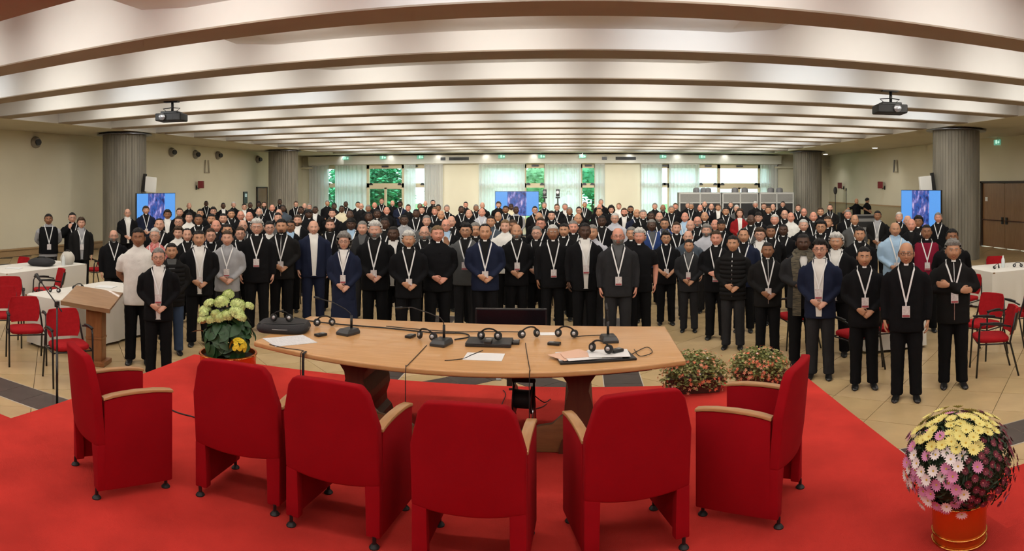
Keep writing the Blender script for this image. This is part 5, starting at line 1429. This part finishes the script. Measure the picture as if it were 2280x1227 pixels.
# ---- loudspeakers and fittings on the walls
def wall_lamp(px, py, lab):
    r = abs(XL)/abs(math.sin((px-XC)/FPX)); x, y = polar(px, r)
    t = thing('wall_spotlight', lab, 'spotlight', (XL, y, zat(py, r)), 0, 'round spotlights on the left wall')
    d = MB().lathe([(0.20, 0), (0.21, 0.03), (0.19, 0.10), (0.15, 0.16)], 24); d.xf(Matrix.Rotation(PI/2, 4, 'Y')); d.build('housing', M('lamp_housing', (0.34, 0.31, 0.26), 0.5), t, smooth=40)
    d = MB().lathe([(0.085, 0), (0.10, 0.06), (0.105, 0.16)], 20); d.xf(Matrix.Translation((0.12, -0.02, -0.01)) @ Matrix.Rotation(PI/2, 4, 'Y') @ Matrix.Rotation(0.35, 4, 'X')); d.build('lens_tube', m_black, t, smooth=40)
for px, py, lab in ((78, 317, 'round wall spotlight alone at the far left'), (381, 339, 'round wall spotlight nearest right of the left column'), (434, 344, 'middle round wall spotlight of three, left wall'), (484, 346, 'round wall spotlight right of the white bracket'), (573, 355, 'farthest round wall spotlight by the far left column')): wall_lamp(px, py, lab)
m_rbox = M('red_box', (0.20, 0.008, 0.010), 0.5)
def wall_box(px, py, X, lab):
    r = abs(X)/abs(math.sin((px-XC)/FPX)); x, y = polar(px, r); s = 1 if X < 0 else -1
    t = thing('wall_speaker', lab, 'loudspeaker', (X, y, zat(py, r)), 0, 'small red loudspeakers on the walls')
    MB().box((s*0.26, 0, 0), (0.24, 0.26, 0.34), rot=Matrix.Rotation(s*0.35, 3, 'Z')).build('cabinet', m_rbox, t, bevel=0.01)
    MB().tube([(0, 0, -0.12), (s*0.14, 0, -0.20), (s*0.2, 0, -0.1)], 0.02, 8).build('bracket', m_blackm, t, smooth=True)
    MB().box((s*0.012, 0, -0.14), (0.02, 0.12, 0.2)).build('wall_plate', m_blackm, t)
wall_box(437, 411, XL, 'small red loudspeaker on the left wall'); wall_box(1879, 413, XR, 'small red loudspeaker on the right wall, farther one'); wall_box(1970, 412, XR, 'small red loudspeaker on the right wall, nearer the screen')
for px, py, X, lab in ((459, 371, XL, 'pale V-shaped bracket high on the left wall'), (1996, 370, XR, 'grey bracket with a dark tube high on the right wall')):
    r = abs(X)/abs(math.sin((px-XC)/FPX)); x, y = polar(px, r); s = 1 if X < 0 else -1
    t = thing('wall_bracket', lab, 'bracket', (X, y, zat(py, r)))
    for q in (-1, 1): MB().box((s*0.05, q*0.16, 0), (0.06, 0.05, 0.62), rot=Matrix.Rotation(q*0.12, 3, 'X')).build('bracket_arm', M('bracket_beige', (0.50, 0.45, 0.33), 0.6) if X < 0 or q < 0 else m_grey, t)
    MB().box((s*0.02, 0, -0.28), (0.04, 0.34, 0.06)).build('bracket_foot', MATS['bracket_beige'], t)
for cx_, cy_, s, lab in ((-14.85, 18.2, 1, 'white panel loudspeaker with dark rail on the left column'), (11.65, 18.3, -1, 'white panel loudspeaker with dark rail on the right column')):
    t = thing('panel_speaker', lab, 'loudspeaker', (cx_+s*0.98, cy_+0.15, 2.42))
    MB().box((s*0.16, -0.12, 0), (0.42, 0.10, 0.52), rot=Matrix.Rotation(s*0.10, 3, 'Y')).build('white_panel', m_whiteplastic, t, bevel=0.01)
    MB().box((-s*0.10, -0.16, 0.06), (0.09, 0.10, 0.62), rot=Matrix.Rotation(s*0.16, 3, 'Y')).build('dark_rail', m_rubber, t)
    MB().box((s*-0.10, 0.0, 0.0), (0.24, 0.10, 0.10)).build('wall_arm', m_blackm, t)
m_exit = M('exit_sign_green', (0.25, 0.55, 0.42), 0.4, emit=(0.25, 0.75, 0.55), estr=0.35)
m_exitw = M('exit_sign_white', (0.5, 0.9, 0.7), 0.4, emit=(0.6, 1.0, 0.8), estr=0.9)
def exit_sign(x, y, z, rz, lab):
    t = thing('exit_sign', lab, 'sign', (x, y, z), rz, 'green exit signs')
    MB().box((0, 0, 0), (0.38, 0.05, 0.20)).build('sign_box', m_exit, t, bevel=0.01)
    MB().box((-0.02, -0.03, 0.02), (0.07, 0.01, 0.14)).build('running_figure', m_exitw, t)
    MB().prism([(0.06, 0), (0.12, 0.05), (0.12, 0.02), (0.19, 0.02), (0.19, -0.02), (0.12, -0.02), (0.12, -0.05)], -0.034, -0.026, 'y').build('arrow', m_exitw, t)
    MB().tube([(0, 0, 0.12), (0, 0, 0.3)], 0.012, 6).build('hanger', m_steel, t)
for px, lab in ((770, 'green exit sign farthest left above the windows'), (853, 'green exit sign above the garden door'), (936, 'green exit sign above the right curtain, left window'), (1117, 'green exit sign above the centre screen'), (1206, 'green exit sign above the middle of the centre window'), (1297, 'green exit sign above the right pane, centre window'), (1476, 'green exit sign above the left pane, right window'), (1563, 'green exit sign above the right window curtain')):
    exit_sign(bx(px)*0.985, YB-0.6, 4.03, 0, lab)
y = 15.0/math.tan((2222-XC)/FPX); x = XR-0.04; exit_sign(x, y, zat(317, math.hypot(x, y)), -PI/2, 'round green exit sign over the right-hand double door')
m_glow = M('downlight_glow', (1, 1, 1), 0.5, emit=(1.0, 0.98, 0.92), estr=6.0)
for px, py, lab in ((1948, 329, 'small ceiling downlight nearer the right column'), (1838, 343, 'small ceiling downlight near the far right column')):
    r = (CEIL-0.02-CH)*FPX/(YH-py); x, y = polar(px, r)
    t = thing('downlight', lab, 'downlight', (x, y, CEIL-0.014), 0, 'ceiling downlights over the right aisle')
    MB().lathe([(0.16, -0.02), (0.16, 0.0)], 20).build('rim', m_whiteplastic, t); MB().lathe([(0.13, -0.026), (0.13, -0.02)], 20).build('lamp_disc', m_glow, t)
    lamp('downlight_lamp', 'SPOT', (x, y, CEIL-0.08), (0, 0, -1), 60, (1, 0.96, 0.9), 0.1, math.radians(120))
for i in range(9):
    lamp('pelmet_lamp', 'SPOT', (bx(770+105*i), YB-0.75, 4.18), (0, 1, -0.9), 6, (1, 0.98, 0.93), 0.06, math.radians(110))
# ---- ceiling projectors
def projector(px, pym, pyb, lab):
    r = (CEIL-CH)*FPX/(YH-pym); x, y = polar(px, r); zc = zat(pyb, r)
    t = thing('ceiling_projector', lab, 'projector', (x, y, zc), math.atan2(-x, y)*0.4, 'black ceiling projectors')
    MB().box((0, 0, 0), (0.60, 0.48, 0.17)).build('housing', M('projector_black', (0.003, 0.003, 0.003), 0.6), t, bevel=0.03, segs=3)
    MB().box((0, 0.0, 0.10), (0.40, 0.36, 0.06)).build('top_cover', M('projector_grey', (0.006, 0.006, 0.006), 0.5), t, bevel=0.02)
    d = MB().lathe([(0.075, 0), (0.075, 0.05), (0.055, 0.06)], 20); d.xf(Matrix.Translation((-0.12 if px < 1000 else 0.08, -0.235, 0.0)) @ Matrix.Rotation(PI/2, 4, 'X')); d.build('lens', M('projector_lens', (0.25, 0.25, 0.26), 0.15, metal=0.5), t, smooth=40)
    MB().tube([(0.02, 0, 0.12), (0.02, 0, CEIL-zc-0.02)], 0.03, 10).build('drop_pole', m_blackm, t, smooth=True)
    MB().box((0.0, 0, CEIL-zc-0.012), (0.32, 0.16, 0.022)).build('ceiling_plate', m_blackm, t)
    for s in (-1, 1): MB().tube([(s*0.10, 0, 0.12), (s*0.2, 0, 0.20), (0.02, 0, 0.22)], 0.012, 6).build('bracket_arm', m_blackm, t, smooth=True)
projector(382, 226, 262, 'black projector hanging from the ceiling at left'); projector(1981, 202, 244, 'black projector hanging from the ceiling at right')
# ---- interpretation booths with roof fans
m_booth = M('booth_grey', (0.20, 0.20, 0.19), 0.8, var=0.05, vscale=20); m_boothf = M('booth_frame', (0.38, 0.38, 0.36), 0.5); m_boothg = M('booth_glass', (0.03, 0.03, 0.032), 0.15)
m_vent = M('fan_grey', (0.12, 0.12, 0.125), 0.6)
for (p0, p1), lab, fans in (((1512, 1606), 'grey interpretation booth at the left of the row', (1552, 1568, 1578)), ((1608, 1689), 'grey interpretation booth in the middle of the row', (1638, 1660)), ((1691, 1768), 'grey interpretation booth at the right of the row', (1718, 1738))):
    x0, y0 = polar((p0+p1)/2, 32.6); w = (p1-p0)/FPX*32.6; h = 2.02
    t = thing('interpreter_booth', lab, 'booth', (x0, y0, 0), math.atan2(-x0, y0)*0.5, 'interpretation booths')
    f = MB()
    for q in (-1, 0, 1): f.span((q*(w/2-0.03)-0.03, -0.03, 0), (q*(w/2-0.03)+0.03, 0.03, h))
    f.span((-w/2, -0.03, h-0.05), (w/2, 0.03, h)).span((-w/2, -0.03, 1.52), (w/2, 0.03, 1.57)).span((-w/2, -0.03, 0.72), (w/2, 0.03, 0.78))
    f.build('frame', m_boothf, t)
    for q in (-1, 1):
        MB().span((q*0.03, -0.015, 1.57), (q*(w/2-0.06), 0.02, h-0.05)).build('upper_panel', m_booth, t)
        MB().span((q*0.03, -0.008, 0.78), (q*(w/2-0.06), 0.008, 1.52)).build('window_pane', m_boothg, t)
        MB().span((q*0.03, -0.015, 0.02), (q*(w/2-0.06), 0.02, 0.72)).build('lower_panel', m_booth, t)
        MB().span((q*(w/2-0.03), 0.03, 0), (q*(w/2), 1.6, h)).build('side_wall', m_booth, t)
    MB().span((-w/2, 1.56, 0), (w/2, 1.6, h)).build('back_wall', m_booth, t); MB().span((-w/2, -0.03, h), (w/2, 1.6, h+0.03)).build('roof', m_boothf, t)
    for fp in fans:
        fx_ = (fp-(p0+p1)/2)/FPX*32.6
        MB().lathe([(0.17, 0), (0.17, 0.12), (0.15, 0.20), (0.06, 0.23)], 16, (fx_, 0.35, h+0.03)).build('roof_fan', m_vent, t, smooth=40)
# ---- video cameras on tripods, microphone poles, equipment rack
for px, lab in ((1213, 'left video camera on a tripod right of the centre screen'), (1242, 'right video camera on a tripod right of the centre screen')):
    x, y = polar(px, 30.5)
    t = thing('video_camera', lab, 'camera', (x, y, 0), 0, 'video cameras on tripods')
    for k in range(3):
        a = PI/2+k*2*PI/3; MB().tube([(0.26*math.cos(a), 0.26*math.sin(a), 0.0), (0.03*math.cos(a), 0.03*math.sin(a), 1.6)], 0.02, 8).build('tripod_leg', m_silver, t, smooth=True)
    MB().tube([(0, 0, 1.5), (0, 0, 1.82)], 0.03, 8).build('head_column', m_blackm, t, smooth=True)
    MB().box((0, 0, 1.84), (0.20, 0.20, 0.08)).build('pan_head', m_black, t, bevel=0.01)
    MB().box((0, 0, 2.06), (0.17, 0.28, 0.32)).build('camera_body', m_black, t, bevel=0.03)
    d = MB().lathe([(0.065, 0), (0.07, 0.12)], 16); d.xf(Matrix.Translation((0, -0.12, 2.08)) @ Matrix.Rotation(PI/2, 4, 'X')); d.build('lens', m_silver if px > 1220 else m_grey, t, smooth=40)
for px, zt, lab in ((1860, 2.15, 'tall black pole with a round head, left of the technicians'), (1884, 2.2, 'thin black stand just left of the bald technician')):
    x, y = polar(px, 31.5)
    t = thing('lamp_stand', lab, 'stand', (x, y, 0), 0, 'black stands by the right wall')
    MB().tube([(0, 0, 0.02), (0, 0, zt)], 0.018, 8).build('pole', m_blackm, t, smooth=True)
    MB().lathe([(0.2, 0), (0.2, 0.02), (0.03, 0.05)], 20).build('base', m_blackm, t, smooth=40)
    MB().ell((0, 0, zt), (0.10 if px < 1870 else 0.03, 0.05, 0.19 if px < 1870 else 0.08)).build('head', m_rubber, t, smooth=True)
x, y = polar(1931, 29.9)
t = thing('equipment_rack', 'black equipment rack at the technicians\' desk', 'rack', (x, y, 0), -0.3)
MB().box((0, 0, 0.52), (0.95, 0.55, 1.04)).build('cabinet', m_black, t, bevel=0.01)
for k in range(4): MB().box((0, -0.285, 0.25+0.2*k), (0.85, 0.02, 0.14)).build('rack_unit', m_grey if k % 2 else m_blackm, t)
MB().box((0, 0, 1.06), (1.05, 0.62, 0.035)).build('desk_top', m_grey, t)
x, y = polar(1875, 30.6)
t = thing('floor_loudspeaker', 'black box loudspeaker left of the technicians', 'loudspeaker', (x, y, 0))
MB().box((0, 0, 0.85), (0.34, 0.34, 0.60)).build('cabinet', m_black, t, bevel=0.02); MB().tube([(0, 0, 0.02), (0, 0, 0.56)], 0.03, 8).build('pole', m_blackm, t); MB().box((0, 0, 0.015), (0.5, 0.5, 0.03)).build('base', m_blackm, t)
for px, py, lab in ((545, 440, 'tall black cabinet light on the left wall beside the brown door'),):
    r = abs(XL)/abs(math.sin((px-XC)/FPX)); x, y = polar(px, r)
    t = thing('wall_panel', lab, 'panel', (XL, y, zat(py, r)))
    MB().box((0.03, 0, 0), (0.06, 0.40, 0.62)).build('panel_box', m_black, t); MB().box((0.065, 0, 0.12), (0.01, 0.22, 0.18)).build('panel_window', m_silver, t)
